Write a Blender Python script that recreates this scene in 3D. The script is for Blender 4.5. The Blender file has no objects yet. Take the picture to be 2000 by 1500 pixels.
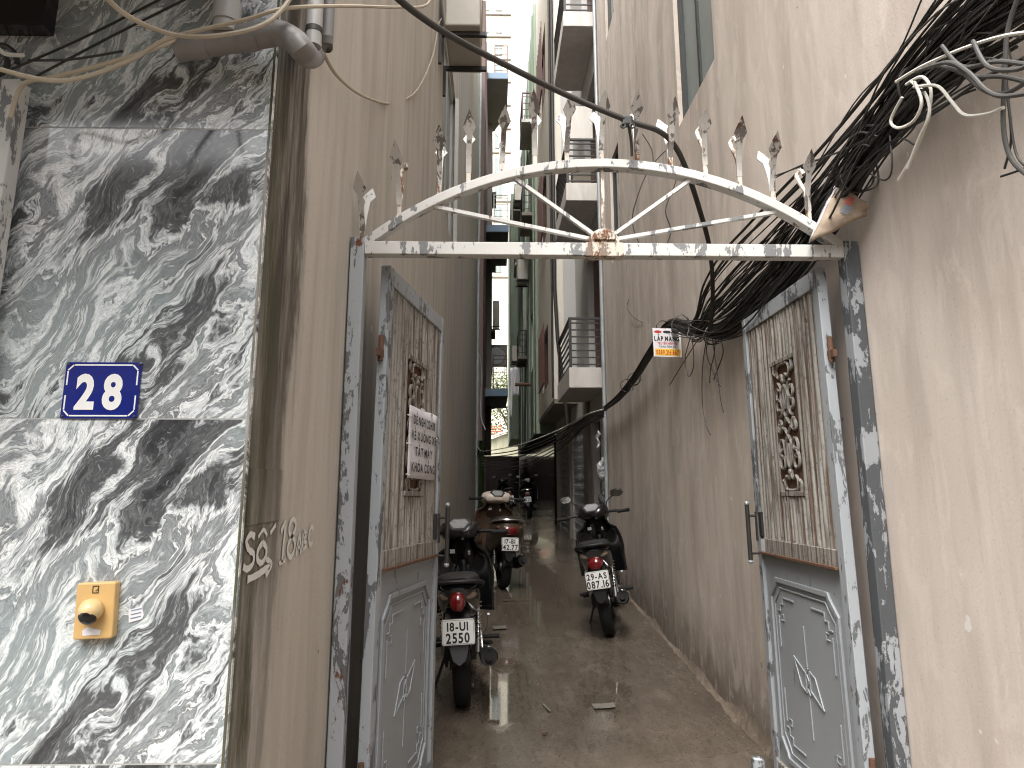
import bpy, bmesh, math, random
from mathutils import Vector, Matrix
random.seed(7)
R = math.radians
scene = bpy.context.scene
COL = scene.collection

# ------------------------------------------------------------------ camera
FPX, CX, CY, PITCH, YAW, CAMH = 1350.0, 1000.0, 675.0, math.atan(0.1963), R(1.36), 1.40
cam_d = bpy.data.cameras.new('camera'); cam = bpy.data.objects.new('camera', cam_d); COL.objects.link(cam)
cam_d.sensor_fit = 'HORIZONTAL'; cam_d.sensor_width = 36; cam_d.lens = FPX/2000*36
cam_d.shift_y = -75/2000; cam_d.clip_start = 0.02; cam_d.clip_end = 2000
cam.location = (0, 0, CAMH); cam.rotation_euler = (R(90)+PITCH, 0, -YAW)
scene.camera = cam
# ------------------------------------------------------------------ sky, sun, exposure
SUN_EL, SUN_AZ = R(58), R(200)          # azimuth measured from +Y clockwise: behind the photographer
w = bpy.data.worlds.new('World'); scene.world = w; w.use_nodes = True
wt = w.node_tree; bg = wt.nodes['Background']
sky = wt.nodes.new('ShaderNodeTexSky'); sky.sky_type = 'NISHITA'; sky.sun_disc = False
sky.sun_elevation = SUN_EL; sky.sun_rotation = SUN_AZ; sky.air_density = 1.0; sky.dust_density = 4.0; sky.ozone_density = 1.0
hsv = wt.nodes.new('ShaderNodeHueSaturation'); hsv.inputs['Saturation'].default_value = 0.15
wt.links.new(sky.outputs[0], hsv.inputs['Color']); wt.links.new(hsv.outputs[0], bg.inputs['Color'])
bg.inputs['Strength'].default_value = 0.14
sun_d = bpy.data.lights.new('sun', 'SUN'); sun = bpy.data.objects.new('sun', sun_d); COL.objects.link(sun)
sun_d.energy = 1.1; sun_d.angle = R(35); sun_d.color = (1.0, 0.95, 0.88)
sdir = Vector((math.sin(SUN_AZ)*math.cos(SUN_EL), math.cos(SUN_AZ)*math.cos(SUN_EL), math.sin(SUN_EL)))
sun.rotation_euler = sdir.to_track_quat('Z', 'Y').to_euler()
vs = scene.view_settings; vs.view_transform = 'Standard'; vs.look = 'None'; vs.gamma = 1; vs.exposure = 1.88
vs.use_curve_mapping = False
cy = scene.cycles; cy.max_bounces = 5; cy.diffuse_bounces = 3; cy.glossy_bounces = 3; cy.transmission_bounces = 2; cy.caustics_reflective = False; cy.caustics_refractive = False
cy.use_denoising = True; cy.filter_width = 1.1

# ------------------------------------------------------------------ pixel -> place helpers
def ray(x, y):
    a, b = (x-CX)/FPX, -(y-CY)/FPX
    u = b*math.cos(PITCH)+math.sin(PITCH); f = math.cos(PITCH)-b*math.sin(PITCH)
    return Vector((a*math.cos(YAW)+f*math.sin(YAW), f*math.cos(YAW)-a*math.sin(YAW), u))
CAM = Vector((0, 0, CAMH))
def atX(x, y, X): r = ray(x, y); return CAM+r*(X/r.x)
def atY(x, y, Y): r = ray(x, y); return CAM+r*(Y/r.y)
def atZ(x, y, Z): r = ray(x, y); return CAM+r*((Z-CAMH)/r.z)
GP = [(-50, -.02), (2.5, 0), (4, .018), (5.2, .055), (7.5, .18), (10, .26), (15, .35), (21, .42), (34, .5), (60, .55), (400, .55)]
def gz(y):
    if 2.5 < y < 40: return (_gz(y-.6)+_gz(y-.3)+_gz(y)+_gz(y+.3)+_gz(y+.6))/5
    return _gz(y)
def _gz(y):
    for (a, za), (b, zb) in zip(GP, GP[1:]):
        if y <= b: return za+(zb-za)*max(0, (y-a))/(b-a)
    return GP[-1][1]

# ------------------------------------------------------------------ mesh builder
class MB:
    def __init__(s): s.v = []; s.f = []; s.m = []; s.mi = 0
    def add(s, vs, fs):
        o = len(s.v); s.v += [tuple(v) for v in vs]
        for f in fs: s.f.append(tuple(i+o for i in f)); s.m.append(s.mi)
        return s
    def box(s, a, b):
        x0, y0, z0 = a; x1, y1, z1 = b
        v = [(x, y, z) for z in (z0, z1) for y in (y0, y1) for x in (x0, x1)]
        return s.add(v, [(0, 2, 3, 1), (4, 5, 7, 6), (0, 1, 5, 4), (2, 6, 7, 3), (0, 4, 6, 2), (1, 3, 7, 5)])
    def bar(s, p, q, wd, dp, up=(0, 0, 1), ends=True):
        p, q = Vector(p), Vector(q); d = (q-p).normalized(); up = Vector(up)
        sd = d.cross(up)
        if sd.length < 1e-5: sd = d.cross(Vector((0, 1, 0)))
        sd.normalize(); n = sd.cross(d).normalized()
        c = [(-1, -1), (1, -1), (1, 1), (-1, 1)]
        v = [e+sd*(a*wd/2)+n*(b*dp/2) for e in (p, q) for a, b in c]
        f = [(i, (i+1) % 4, 4+(i+1) % 4, 4+i) for i in range(4)]
        if ends: f += [(3, 2, 1, 0), (4, 5, 6, 7)]
        return s.add(v, f)
    def tube(s, pts, r, n=8, cap=True):
        pts = [Vector(p) for p in pts]; k = len(pts); vs = []; ref = None
        for i, p in enumerate(pts):
            d = (pts[min(i+1, k-1)]-pts[max(i-1, 0)])
            d = d.normalized() if d.length > 1e-9 else Vector((0, 0, 1))
            if ref is None:
                ref = Vector((0, 0, 1)) if abs(d.z) < .9 else Vector((1, 0, 0))
            a = d.cross(ref)
            if a.length < 1e-4: a = d.orthogonal()
            a.normalize(); b = a.cross(d).normalized(); ref = b
            rr = r[i] if isinstance(r, (list, tuple)) else r
            vs += [p+a*(rr*math.cos(2*math.pi*j/n))+b*(rr*math.sin(2*math.pi*j/n)) for j in range(n)]
        fs = [(i*n+j, i*n+(j+1) % n, (i+1)*n+(j+1) % n, (i+1)*n+j) for i in range(k-1) for j in range(n)]
        if cap: fs += [tuple(range(n))[::-1], tuple(range((k-1)*n, k*n))]
        return s.add(vs, fs)
    def lathe(s, prof, c=(0, 0, 0), axis='x', n=24, ang=2*math.pi, a0=0):
        # prof: list of (r, t) ; t along the axis
        c = Vector(c); vs = []; full = abs(ang-2*math.pi) < 1e-6; m = n if full else n+1
        for i in range(m):
            a = a0+ang*i/n; ca, sa = math.cos(a), math.sin(a)
            for r, t in prof:
                vs.append(c+(Vector((t, r*ca, r*sa)) if axis == 'x' else Vector((r*ca, t, r*sa)) if axis == 'y' else Vector((r*ca, r*sa, t))))
        k = len(prof); fs = []
        for i in range(n):
            for j in range(k-1):
                a, b = i*k+j, ((i+1) % m)*k+j
                fs.append((a, b, b+1, a+1))
        return s.add(vs, fs)
    def loft(s, secs, n=16, e=2.6, cap=True):
        # secs: (x,y,z,half_width(x),half_height, tilt) rings in the xz plane, stacked along y
        vs = []
        for sec in secs:
            x, y, z, hw, hh = sec[:5]; t = sec[5] if len(sec) > 5 else 0
            for j in range(n):
                a = 2*math.pi*j/n; ca, sa = math.cos(a), math.sin(a)
                px = hw*math.copysign(abs(ca)**(2/e), ca); pz = hh*math.copysign(abs(sa)**(2/e), sa)
                vs.append((x+px, y-pz*math.sin(t), z+pz*math.cos(t)))
        k = len(secs)
        fs = [(i*n+j, i*n+(j+1) % n, (i+1)*n+(j+1) % n, (i+1)*n+j) for i in range(k-1) for j in range(n)]
        if cap: fs += [tuple(range(n))[::-1], tuple(range((k-1)*n, k*n))]
        return s.add(vs, fs)
    def prism(s, poly, a, b, plane='xz'):
        # poly extruded between a and b along the missing axis
        def P(p, t): return (p[0], t, p[1]) if plane == 'xz' else (t, p[0], p[1]) if plane == 'yz' else (p[0], p[1], t)
        n = len(poly); v = [P(p, a) for p in poly]+[P(p, b) for p in poly]
        return s.add(v, [tuple(range(n))[::-1], tuple(range(n, 2*n))]+[(i, (i+1) % n, n+(i+1) % n, n+i) for i in range(n)])
    def grid(s, fn, nu, nv):
        v = [fn(i/nu, j/nv) for j in range(nv+1) for i in range(nu+1)]
        return s.add(v, [(j*(nu+1)+i, j*(nu+1)+i+1, (j+1)*(nu+1)+i+1, (j+1)*(nu+1)+i) for j in range(nv) for i in range(nu)])
    def mesh(s, name, mat, smooth=False, angle=40):
        me = bpy.data.meshes.new(name); me.from_pydata(s.v, [], s.f)
        for mt in (mat if isinstance(mat, (list, tuple)) else [mat]): me.materials.append(mt)
        if any(s.m): me.polygons.foreach_set('material_index', s.m)
        bm = bmesh.new(); bm.from_mesh(me); bmesh.ops.recalc_face_normals(bm, faces=bm.faces); bm.to_mesh(me); bm.free()
        if smooth:
            me.polygons.foreach_set('use_smooth', [True]*len(me.polygons))
            try: me.set_sharp_from_angle(angle=R(angle))
            except Exception: pass
        me.update(); return me
    def build(s, name, mat, parent=None, smooth=False, bevel=0, seg=2):
        return link(name, s.mesh(name, mat, smooth), parent, bevel, seg)
def link(name, me, parent=None, bevel=0, seg=2):
    o = bpy.data.objects.new(name, me); COL.objects.link(o)
    if parent: o.parent = parent
    if bevel:
        m = o.modifiers.new('bevel', 'BEVEL'); m.width = bevel; m.segments = seg; m.limit_method = 'ANGLE'; m.angle_limit = R(35)
    return o
def tag(o, label, cat, group=None):
    o['label'] = label; o['category'] = cat
    if group: o['group'] = group
    return o
def thing(name, label, cat, loc=(0, 0, 0), rz=0, group=None, rot=None):
    o = bpy.data.objects.new(name, None); COL.objects.link(o); o.location = loc
    o.rotation_euler = rot if rot else (0, 0, rz); o.empty_display_size = .1
    return tag(o, label, cat, group)
def box(name, a, b, mat, parent=None, bevel=0): return MB().box(a, b).build(name, mat, parent, bevel=bevel)
def spline(pts, n=8):
    P = [Vector(p) for p in pts]; out = []
    for i in range(len(P)-1):
        p0, p1, p2, p3 = P[max(i-1, 0)], P[i], P[i+1], P[min(i+2, len(P)-1)]
        for k in range(n):
            t = k/n
            out.append(.5*((2*p1)+(p2-p0)*t+(2*p0-5*p1+4*p2-p3)*t*t+(3*p1-p0-3*p2+p3)*t**3))
    out.append(P[-1]); return out
import unicodedata
def glyph(ch, bold):
    cu = bpy.data.curves.new('glyph', 'FONT'); cu.body = ch; cu.size = 1; cu.offset = bold; cu.resolution_u = 4
    t = bpy.data.objects.new('glyph', cu); COL.objects.link(t)
    me = bpy.data.meshes.new_from_object(t.evaluated_get(bpy.context.evaluated_depsgraph_get()))
    bpy.data.objects.remove(t); bpy.data.curves.remove(cu); return me
def text(name, body, size, mat, parent, M, bold=0.0, sx=1.0, space=1.0):
    """one line of lettering, centred; accents are set as strokes over the plain letters"""
    bo = bold/size; mb = MB(); x = 0; th = .055+bo*1.6
    for ch in body:
        if ch == ' ': x += .28; continue
        dec = unicodedata.normalize('NFD', ch.replace('Đ', 'D').replace('đ', 'd')); me = glyph(dec[0], bo)
        vs_ = [v.co.copy() for v in me.vertices]; x0 = min(v.x for v in vs_); x1 = max(v.x for v in vs_); top = max(v.y for v in vs_)
        mb.add([(v.x-x0+x, v.y, 0) for v in vs_], [tuple(p.vertices) for p in me.polygons]); w_ = x1-x0; cx = x+w_/2
        def stroke(*pts):
            for p, q in zip(pts, pts[1:]): mb.bar((p[0], p[1], .0), (q[0], q[1], .0), th, .0005)
        k = 0; side = 0
        if ch in 'Đđ': stroke((x-.08, .35), (x+.2, .35))
        for m_ in dec[1:]:
            y = top+.05+bo; n_ = unicodedata.name(m_)
            if 'CIRCUMFLEX' in n_: stroke((cx-.13, y+.02), (cx, y+.13), (cx+.13, y+.02)); side = 1
            elif 'BREVE' in n_: stroke((cx-.13, y+.13), (cx-.06, y+.05), (cx+.06, y+.05), (cx+.13, y+.13)); side = 1
            elif 'DOT BELOW' in n_: stroke((cx, -.13-bo), (cx, -.20-bo))
            elif 'ACUTE' in n_: yy = y+(.15 if side else 0); stroke((cx-.02, yy+.02), (cx+.11, yy+.14))
            elif 'GRAVE' in n_: yy = y+(.15 if side else 0); stroke((cx+.02, yy+.02), (cx-.11, yy+.14))
            elif 'HOOK' in n_: yy = y+(.15 if side else 0); stroke((cx-.05, yy+.13), (cx+.05, yy+.13), (cx+.05, yy+.07), (cx, yy+.02))
            elif 'HORN' in n_: stroke((x+w_, top-.05), (x+w_+.1, top+.06))
        x += w_+.085*space+bo; bpy.data.meshes.remove(me)
    me = mb.mesh(name, mat)
    me.transform(M @ Matrix.Diagonal((size*sx, size, size, 1)) @ Matrix.Translation((-x/2, -.35, 0)))
    return link(name, me, parent)
def basis(xa, ya, o):
    xa, ya = Vector(xa).normalized(), Vector(ya).normalized(); za = xa.cross(ya)
    return Matrix(((xa.x, ya.x, za.x, o[0]), (xa.y, ya.y, za.y, o[1]), (xa.z, ya.z, za.z, o[2]), (0, 0, 0, 1)))

# ------------------------------------------------------------------ materials
class NT:
    def __init__(s, name):
        s.mat = bpy.data.materials.new(name); s.mat.use_nodes = True; s.t = s.mat.node_tree
        s.b = s.t.nodes['Principled BSDF']
    def n(s, typ, **k):
        nd = s.t.nodes.new('ShaderNode'+typ)
        for key, val in k.items():
            if hasattr(nd, key) and key not in nd.inputs: setattr(nd, key, val)
            else: s.put(nd.inputs[key], val)
        return nd
    def put(s, sock, val):
        if hasattr(val, 'is_linked') or isinstance(val, bpy.types.NodeSocket): s.t.links.new(val, sock)
        elif isinstance(val, (tuple, list)) and sock.type == 'RGBA' and len(val) == 3: sock.default_value = (*val, 1)
        else: sock.default_value = val
    def pos(s): return s.n('NewGeometry').outputs['Position']
    def obj(s): return s.n('TexCoord').outputs['Object']
    def mp(s, vec, scale=(1, 1, 1), rot=(0, 0, 0), loc=(0, 0, 0)):
        m = s.n('Mapping'); s.put(m.inputs[0], vec); m.inputs['Scale'].default_value = scale
        m.inputs['Rotation'].default_value = rot; m.inputs['Location'].default_value = loc; return m.outputs[0]
    def noise(s, vec, scale, detail=6, rough=.55, dist=0, col=False):
        nd = s.n('TexNoise'); s.put(nd.inputs['Vector'], vec); nd.inputs['Scale'].default_value = scale
        nd.inputs['Detail'].default_value = detail; nd.inputs['Roughness'].default_value = rough; nd.inputs['Distortion'].default_value = dist
        return nd.outputs['Color' if col else 'Fac']
    def ramp(s, fac, stops, interp='LINEAR'):
        nd = s.n('ValToRGB'); s.put(nd.inputs[0], fac); cr = nd.color_ramp; cr.interpolation = interp
        while len(cr.elements) < len(stops): cr.elements.new(.5)
        for e, (p, c) in zip(cr.elements, stops):
            e.position = p; e.color = (c, c, c, 1) if isinstance(c, (int, float)) else (*c, 1)
        return nd.outputs[0]
    def mix(s, fac, a, b, mode='MIX'):
        nd = s.n('Mix', data_type='RGBA', blend_type=mode)
        s.put(nd.inputs[0], fac); s.put(nd.inputs[6], a); s.put(nd.inputs[7], b); return nd.outputs[2]
    def math(s, op, a, b=0.0, clamp=False):
        nd = s.n('Math', operation=op, use_clamp=clamp); s.put(nd.inputs[0], a); s.put(nd.inputs[1], b); return nd.outputs[0]
    def sep(s, vec):
        nd = s.n('SeparateXYZ'); s.put(nd.inputs[0], vec); return nd.outputs
    def band(s, v, a, b, soft=.05):
        m = s.n('MapRange', interpolation_type='SMOOTHSTEP'); s.put(m.inputs[0], v); m.inputs[1].default_value = a; m.inputs[2].default_value = a+soft
        k = s.n('MapRange', interpolation_type='SMOOTHSTEP'); s.put(k.inputs[0], v); k.inputs[1].default_value = b-soft; k.inputs[2].default_value = b
        k.inputs[3].default_value = 1; k.inputs[4].default_value = 0
        return s.math('MULTIPLY', m.outputs[0], k.outputs[0])
    def bump(s, h, strength=.3, dist=.01, prev=None):
        nd = s.n('Bump'); nd.inputs['Strength'].default_value = strength; nd.inputs['Distance'].default_value = dist
        s.put(nd.inputs['Height'], h)
        if prev is not None: s.put(nd.inputs['Normal'], prev)
        return nd.outputs[0]
    def out(s, col=None, rough=None, normal=None, metal=None, **k):
        if col is not None: s.put(s.b.inputs['Base Color'], col)
        if rough is not None: s.put(s.b.inputs['Roughness'], rough)
        if normal is not None: s.put(s.b.inputs['Normal'], normal)
        if metal is not None: s.put(s.b.inputs['Metallic'], metal)
        for key, v in k.items(): s.put(s.b.inputs[key.replace('_', ' ')], v)
        return s.mat
def plain(name, col, rough=.5, metal=0, var=.25, scale=14, **k):
    t = NT(name); o = t.obj(); f = t.noise(o, scale, 5)
    c2 = tuple(c*(1-var) for c in col)
    g = t.noise(o, scale*5, 3)
    return t.out(t.mix(f, c2, tuple(min(1, c*(1+var*.4)) for c in col)), t.math('ADD', t.math('MULTIPLY', g, .2), rough-.1), metal=metal,
                 normal=t.bump(g, .08, .004), **k)
def plaster(name, c1, c2, c3, stains=None, bumpy=.35, strokes=(7, 7, 1.4), rough=.85, specks=0):
    t = NT(name); p = t.pos()
    big = t.noise(t.mp(p, (.5, .5, .28)), 1.6, 4, .6); st = t.noise(t.mp(p, strokes), 1.0, 5, .62, .6)
    col = t.mix(t.ramp(big, [(.35, 0), (.68, 1)]), c1, c2)
    col = t.mix(t.ramp(st, [(.42, 0), (.7, .6)]), col, c3)
    fine = t.noise(p, 85, 2, .6)
    if specks:
        st2 = t.noise(t.mp(p, (3, 3, .3)), 1.7, 5, .62, .3)
        col = t.mix(t.ramp(st2, [(.46, 0), (.70, .5)]), col, tuple(c*.55 for c in c1))
        col = t.mix(t.ramp(fine, [(.22, .4), (.40, 0)]), col, tuple(c*.45 for c in c1))
        sp = t.noise(p, 13, 2, .5); col = t.mix(t.ramp(sp, [(.765, 0), (.78, .7)]), col, tuple(c*.3 for c in c1)); col = t.mix(t.ramp(sp, [(.225, .8), (.245, 0)]), col, (.75, .72, .68))
    if stains: col = stains(t, p, col)
    nrm = t.bump(t.math('ADD', st, t.math('MULTIPLY', fine, .16)), bumpy, .016)
    return t.out(col, rough, nrm)

def left_stain(t, p, col):
    x, y, z = t.sep(p)
    wob = t.math('MULTIPLY', t.math('SUBTRACT', t.noise(t.mp(p, (1, 1, .25)), 5, 5, .68), .5), .34)
    yy = t.math('ADD', y, wob)
    b1 = t.band(yy, 1.50, 2.0, .16); b2 = t.band(yy, 1.58, 1.78, .05); b3 = t.band(yy, 1.84, 1.93, .04)
    up = t.ramp(t.math('MULTIPLY', z, .4), [(.28, .42), (.5, .62), (.66, .9), (.80, 1)])
    f1 = t.math('MULTIPLY', t.math('MULTIPLY', b1, up), t.ramp(t.noise(t.mp(p, (11, 11, 1.1)), 1, 6, .7), [(.30, .22), (.56, 1)]))
    col = t.mix(f1, col, (.045, .036, .025))
    f2 = t.math('MULTIPLY', b2, t.ramp(t.noise(t.mp(p, (8, 8, 1.1)), 1.3, 7, .7), [(.36, 0), (.60, .9)]))
    col = t.mix(f2, col, (.045, .044, .016))
    col = t.mix(t.math('MULTIPLY', t.math('MULTIPLY', b3, up), .6), col, (.05, .035, .025))
    # faint brown runs further along the wall and damp at its foot
    low = t.ramp(z, [(.05, 1), (.55, 0)])
    col = t.mix(t.math('MULTIPLY', low, t.ramp(t.noise(t.mp(p, (4, 4, 2)), 1.5, 6), [(.3, .2), (.65, .85)])), col, (.085, .068, .05))
    return col
def right_stain(t, p, col):
    x, y, z = t.sep(p)
    zz = t.math('ADD', t.math('SUBTRACT', z, t.math('MULTIPLY', t.math('SUBTRACT', y, 3.6), .045)), t.math('MULTIPLY', t.math('SUBTRACT', t.noise(t.mp(p, (1, 2.2, 2.2)), 2.2, 7, .65), .5), .55))
    low = t.n('MapRange', interpolation_type='SMOOTHSTEP'); t.put(low.inputs[0], zz); low.inputs[1].default_value = .55; low.inputs[2].default_value = -.02
    col = t.mix(t.math('MULTIPLY', low.outputs[0], .8), col, (.12, .088, .062))
    n1 = t.noise(t.mp(p, (1, 1.6, .55), (.35, 0, 0)), 1.4, 7, .62, .8)
    band = t.band(y, 3.4, 9.5, 1.6)
    col = t.mix(t.math('MULTIPLY', t.math('MULTIPLY', t.ramp(n1, [(.42, 0), (.64, 1)]), band), .42), col, (.30, .265, .22))
    n2 = t.noise(t.mp(p, (1, 3.5, 1.2), (.5, 0, 0)), 2.1, 8, .68, 1.1)
    col = t.mix(t.math('MULTIPLY', t.math('MULTIPLY', t.ramp(n2, [(.53, 0), (.61, 1)]), t.band(y, .5, 9.5, 1.0)), .42), col, (.74, .66, .58))
    return col

M = {}
M['wall_left'] = plaster('plaster_left', (.47, .43, .37), (.54, .50, .44), (.60, .56, .50), left_stain, .18, (5, 5, .7), .85, 1)
M['wall_right'] = plaster('plaster_right', (.58, .50, .435), (.65, .57, .505), (.71, .64, .58), right_stain, .28, (2, 4, 1.3), .85, 1)
M['wall_grey'] = plaster('plaster_grey', (.46, .45, .435), (.53, .52, .505), (.50, .49, .48), None, .15)
M['wall_brown'] = plaster('plaster_brown', (.20, .17, .14), (.26, .23, .19), (.23, .20, .17), None, .2)
M['wall_green'] = plaster('plaster_green', (.20, .26, .19), (.27, .33, .25), (.32, .36, .29), None, .2)
M['wall_maroon'] = plaster('plaster_maroon', (.10, .065, .055), (.13, .085, .07), (.12, .08, .07), None, .2)
M['wall_pale'] = plaster('plaster_pale', (.66, .61, .52), (.73, .68, .59), (.77, .73, .65), None, .1)
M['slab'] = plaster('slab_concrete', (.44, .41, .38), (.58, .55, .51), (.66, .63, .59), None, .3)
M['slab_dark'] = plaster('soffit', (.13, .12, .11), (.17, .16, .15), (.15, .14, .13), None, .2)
M['wall_yellow'] = plain('far_yellow', (.78, .73, .60), .8, 0, .1, 2)
M['wall_moss'] = plaster('moss_wall', (.50, .46, .36), (.36, .36, .24), (.24, .26, .15), None, .1, (3, 3, .5))

def floor_mat():
    t = NT('wet_floor'); p = t.pos(); x, y, z = t.sep(p)
    big = t.noise(p, 1.3, 4, .62); mid = t.noise(t.mp(p, (1, .55, 1)), 5, 6, .68, .5); fine = t.noise(p, 70, 3, .65)
    col = t.mix(t.ramp(big, [(.32, 0), (.7, 1)]), (.145, .120, .094), (.21, .178, .14))
    col = t.mix(t.ramp(mid, [(.42, 0), (.75, .8)]), col, (.085, .065, .047))
    col = t.mix(t.ramp(mid, [(.30, .65), (.43, 0)]), col, (.30, .255, .20)); scr = t.noise(t.mp(p, (9, 2.2, 1), (0, 0, .5)), 3.2, 5, .7, .6); col = t.mix(t.ramp(scr, [(.52, 0), (.64, .55)]), col, (.075, .057, .04)); col = t.mix(t.ramp(scr, [(.30, .45), (.40, 0)]), col, (.27, .23, .18))
    col = t.mix(t.ramp(fine, [(.32, .75), (.48, 0)]), col, (.05, .038, .028))
    dry = t.n('MapRange', interpolation_type='SMOOTHSTEP'); t.put(dry.inputs[0], t.math('ADD', y, t.math('MULTIPLY', big, 1.6))); dry.inputs[1].default_value = 3.9; dry.inputs[2].default_value = 5.0
    def blob(cx, cy, rx, ry):
        dx = t.math('DIVIDE', t.math('SUBTRACT', x, cx), rx); dy = t.math('DIVIDE', t.math('SUBTRACT', y, cy), ry)
        d = t.math('SQRT', t.math('ADD', t.math('MULTIPLY', dx, dx), t.math('MULTIPLY', dy, dy)))
        return t.math('SUBTRACT', 1.35, t.math('ADD', d, t.math('MULTIPLY', t.math('SUBTRACT', mid, .5), .8)), True)
    bl = t.math('MAXIMUM', blob(.02, 4.95, .30, .70), blob(.72, 4.75, .2, .45)); bl = t.math('MAXIMUM', bl, blob(.4, 8.4, .45, 2.2)); bl = t.math('MAXIMUM', bl, blob(.45, 12.6, .6, 2.2))
    wet = t.math('MAXIMUM', t.ramp(big, [(.45, 0), (.68, .9)]), t.ramp(bl, [(.22, 0), (.46, 1)]))
    wet = t.math('MULTIPLY', wet, dry.outputs[0])
    damp_shade = dry.outputs[0]  # wet tone plus the alley's shade, both put into the floor colour
    col = t.mix(t.math('MULTIPLY', damp_shade, .40), col, (.045, .036, .028)); col = t.mix(t.math('MULTIPLY', wet, .25), col, (.045, .034, .025))
    rough = t.math('ADD', t.math('MULTIPLY', t.math('SUBTRACT', 1, wet), .17), .03)
    rough = t.math('ADD', rough, t.math('MULTIPLY', t.math('SUBTRACT', 1, damp_shade), .30))
    inv = t.math('SUBTRACT', 1.0, t.math('MULTIPLY', wet, .985))
    nd = t.n('Bump'); nd.inputs['Distance'].default_value = .010; t.put(nd.inputs['Strength'], t.math('MULTIPLY', inv, .5)); t.put(nd.inputs['Height'], t.math('ADD', mid, t.math('MULTIPLY', fine, .2)))
    return t.out(col, rough, nd.outputs[0], IOR=1.38)
M['floor'] = floor_mat()

def marble_mat():
    t = NT('swirled_marble'); o = t.obj()
    def warp(v, c, a):
        m = t.n('VectorMath', operation='MULTIPLY_ADD'); t.put(m.inputs[0], c); m.inputs[1].default_value = (a, a, a); t.put(m.inputs[2], v); return m.outputs[0]
    # the first axis of q lies along the streaks, steeply up to the right
    r = t.n('VectorRotate', rotation_type='Y_AXIS'); t.put(r.inputs['Vector'], o); r.inputs['Angle'].default_value = R(58); base = r.outputs[0]
    w1 = t.noise(t.mp(base, (.9, 1, 1.5)), 3.3, 2, .5, 0, True); w2 = t.noise(t.mp(base, (.9, 1, 1.3)), 13, 3, .6, 0, True)
    q = warp(warp(base, w1, .26), w2, .050)
    big = t.noise(t.mp(q, (.45, 1, 1.8)), 3.1, 2, .5, .3)
    fil = t.noise(t.mp(q, (.9, 1, 5.0)), 5.5, 8, .70, .9)
    v = t.math('ADD', t.math('MULTIPLY', t.math('SUBTRACT', big, .5), .95), t.math('ADD', .518, t.math('MULTIPLY', t.math('SUBTRACT', fil, .5), .42)))
    col = t.ramp(v, [(.30, (.030, .031, .033)), (.37, (.055, .057, .060)), (.40, (.15, .157, .16)), (.415, (.07, .073, .076)), (.445, (.11, .115, .12)), (.46, (.34, .365, .37)), (.475, (.60, .63, .64)), (.495, (.88, .90, .90)), (.51, (.14, .147, .15)), (.525, (.30, .325, .335)),
        (.555, (.24, .26, .27)), (.57, (.60, .63, .64)), (.60, (.92, .93, .93)), (.635, (.62, .67, .68)), (.645, (.17, .18, .18)), (.66, (.50, .545, .555)), (.71, (.92, .93, .93)), (.78, (.42, .45, .46))])
    fin = t.noise(t.mp(q, (2.0, 1, 8)), 11, 6, .72, 1.3)
    ln = t.math('ABSOLUTE', t.math('SUBTRACT', fin, .5)); col = t.mix(t.ramp(ln, [(0, .55), (.018, .22), (.05, 0)]), col, (.09, .095, .10))
    col = t.mix(t.ramp(fin, [(.56, 0), (.70, .5)]), col, (.60, .63, .64)); col = t.mix(t.ramp(fin, [(.28, .2), (.38, 0)]), col, (.22, .235, .24))
    tint = t.math('MULTIPLY', t.ramp(t.noise(o, 2.4, 2), [(.46, 0), (.62, .24)]), t.band(v, .44, .66, .05))
    col = t.mix(tint, col, (.36, .46, .465))
    return t.out(col, .10, None, IOR=1.5)
M['marble'] = marble_mat()

def paint_mat(name, light, dark, rust, peel=.52, rustiness=.62, streak=False, rough=.55):
    t = NT(name); o = t.obj(); p = t.pos()
    n1 = t.noise(t.mp(p, (1, 1, .30)), 15, 7, .66, .6); n2 = t.noise(p, 38, 6, .6); n3 = t.noise(t.mp(p, (1, 1, .5)), 14, 8, .7)
    soft = t.noise(p, 3, 5)
    col = t.mix(soft, tuple(c*.82 for c in light), light)
    m = t.math('ADD', n1, t.math('MULTIPLY', t.math('SUBTRACT', n2, .5), .22)); pm = t.ramp(m, [(peel, 0), (peel+.018, 1)])
    col = t.mix(pm, col, t.mix(n2, tuple(c*.7 for c in dark), dark))
    rm = t.ramp(t.math('ADD', n3, t.math('MULTIPLY', t.math('SUBTRACT', n2, .5), .3)), [(rustiness, 0), (rustiness+.06, 1)])
    rc = t.mix(n2, tuple(c*.4 for c in rust), rust)
    col = t.mix(rm, col, rc)
    if streak:
        s1 = t.noise(t.mp(p, (46, 46, .9)), 1, 6, .65); s2 = t.noise(t.mp(p, (30, 30, 2.2)), 1.4, 7, .7)
        col = t.mix(t.ramp(s1, [(.50, 0), (.60, .9)]), col, rc); col = t.mix(t.ramp(s2, [(.53, 0), (.64, .75)]), col, (.075, .05, .035))
        col = t.mix(t.ramp(n2, [(.34, .5), (.44, 0)]), col, (.06, .045, .035))
    h = t.math('SUBTRACT', 0, t.math('ADD', pm, t.math('MULTIPLY', rm, .5)))
    return t.out(col, t.math('ADD', t.math('MULTIPLY', rm, .3), rough), t.bump(n2, .15, .002, t.bump(h, .6, .0015)), metal=0)
RUST = (.17, .065, .028)
M['paint'] = paint_mat('peeling_grey_paint', (.35, .375, .40), (.13, .138, .145), RUST, .555, .645)
M['paint_panel'] = paint_mat('grey_panel_paint', (.31, .33, .35), (.16, .17, .175), RUST, .66, .69, False, .45)
M['paint_slat'] = paint_mat('rusty_slat_paint', (.34, .325, .295), (.22, .215, .20), (.12, .058, .03), .60, .62, True, .7)
M['paint_white'] = paint_mat('flaking_white_paint', (.60, .595, .57), (.20, .205, .21), RUST, .565, .62)
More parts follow.
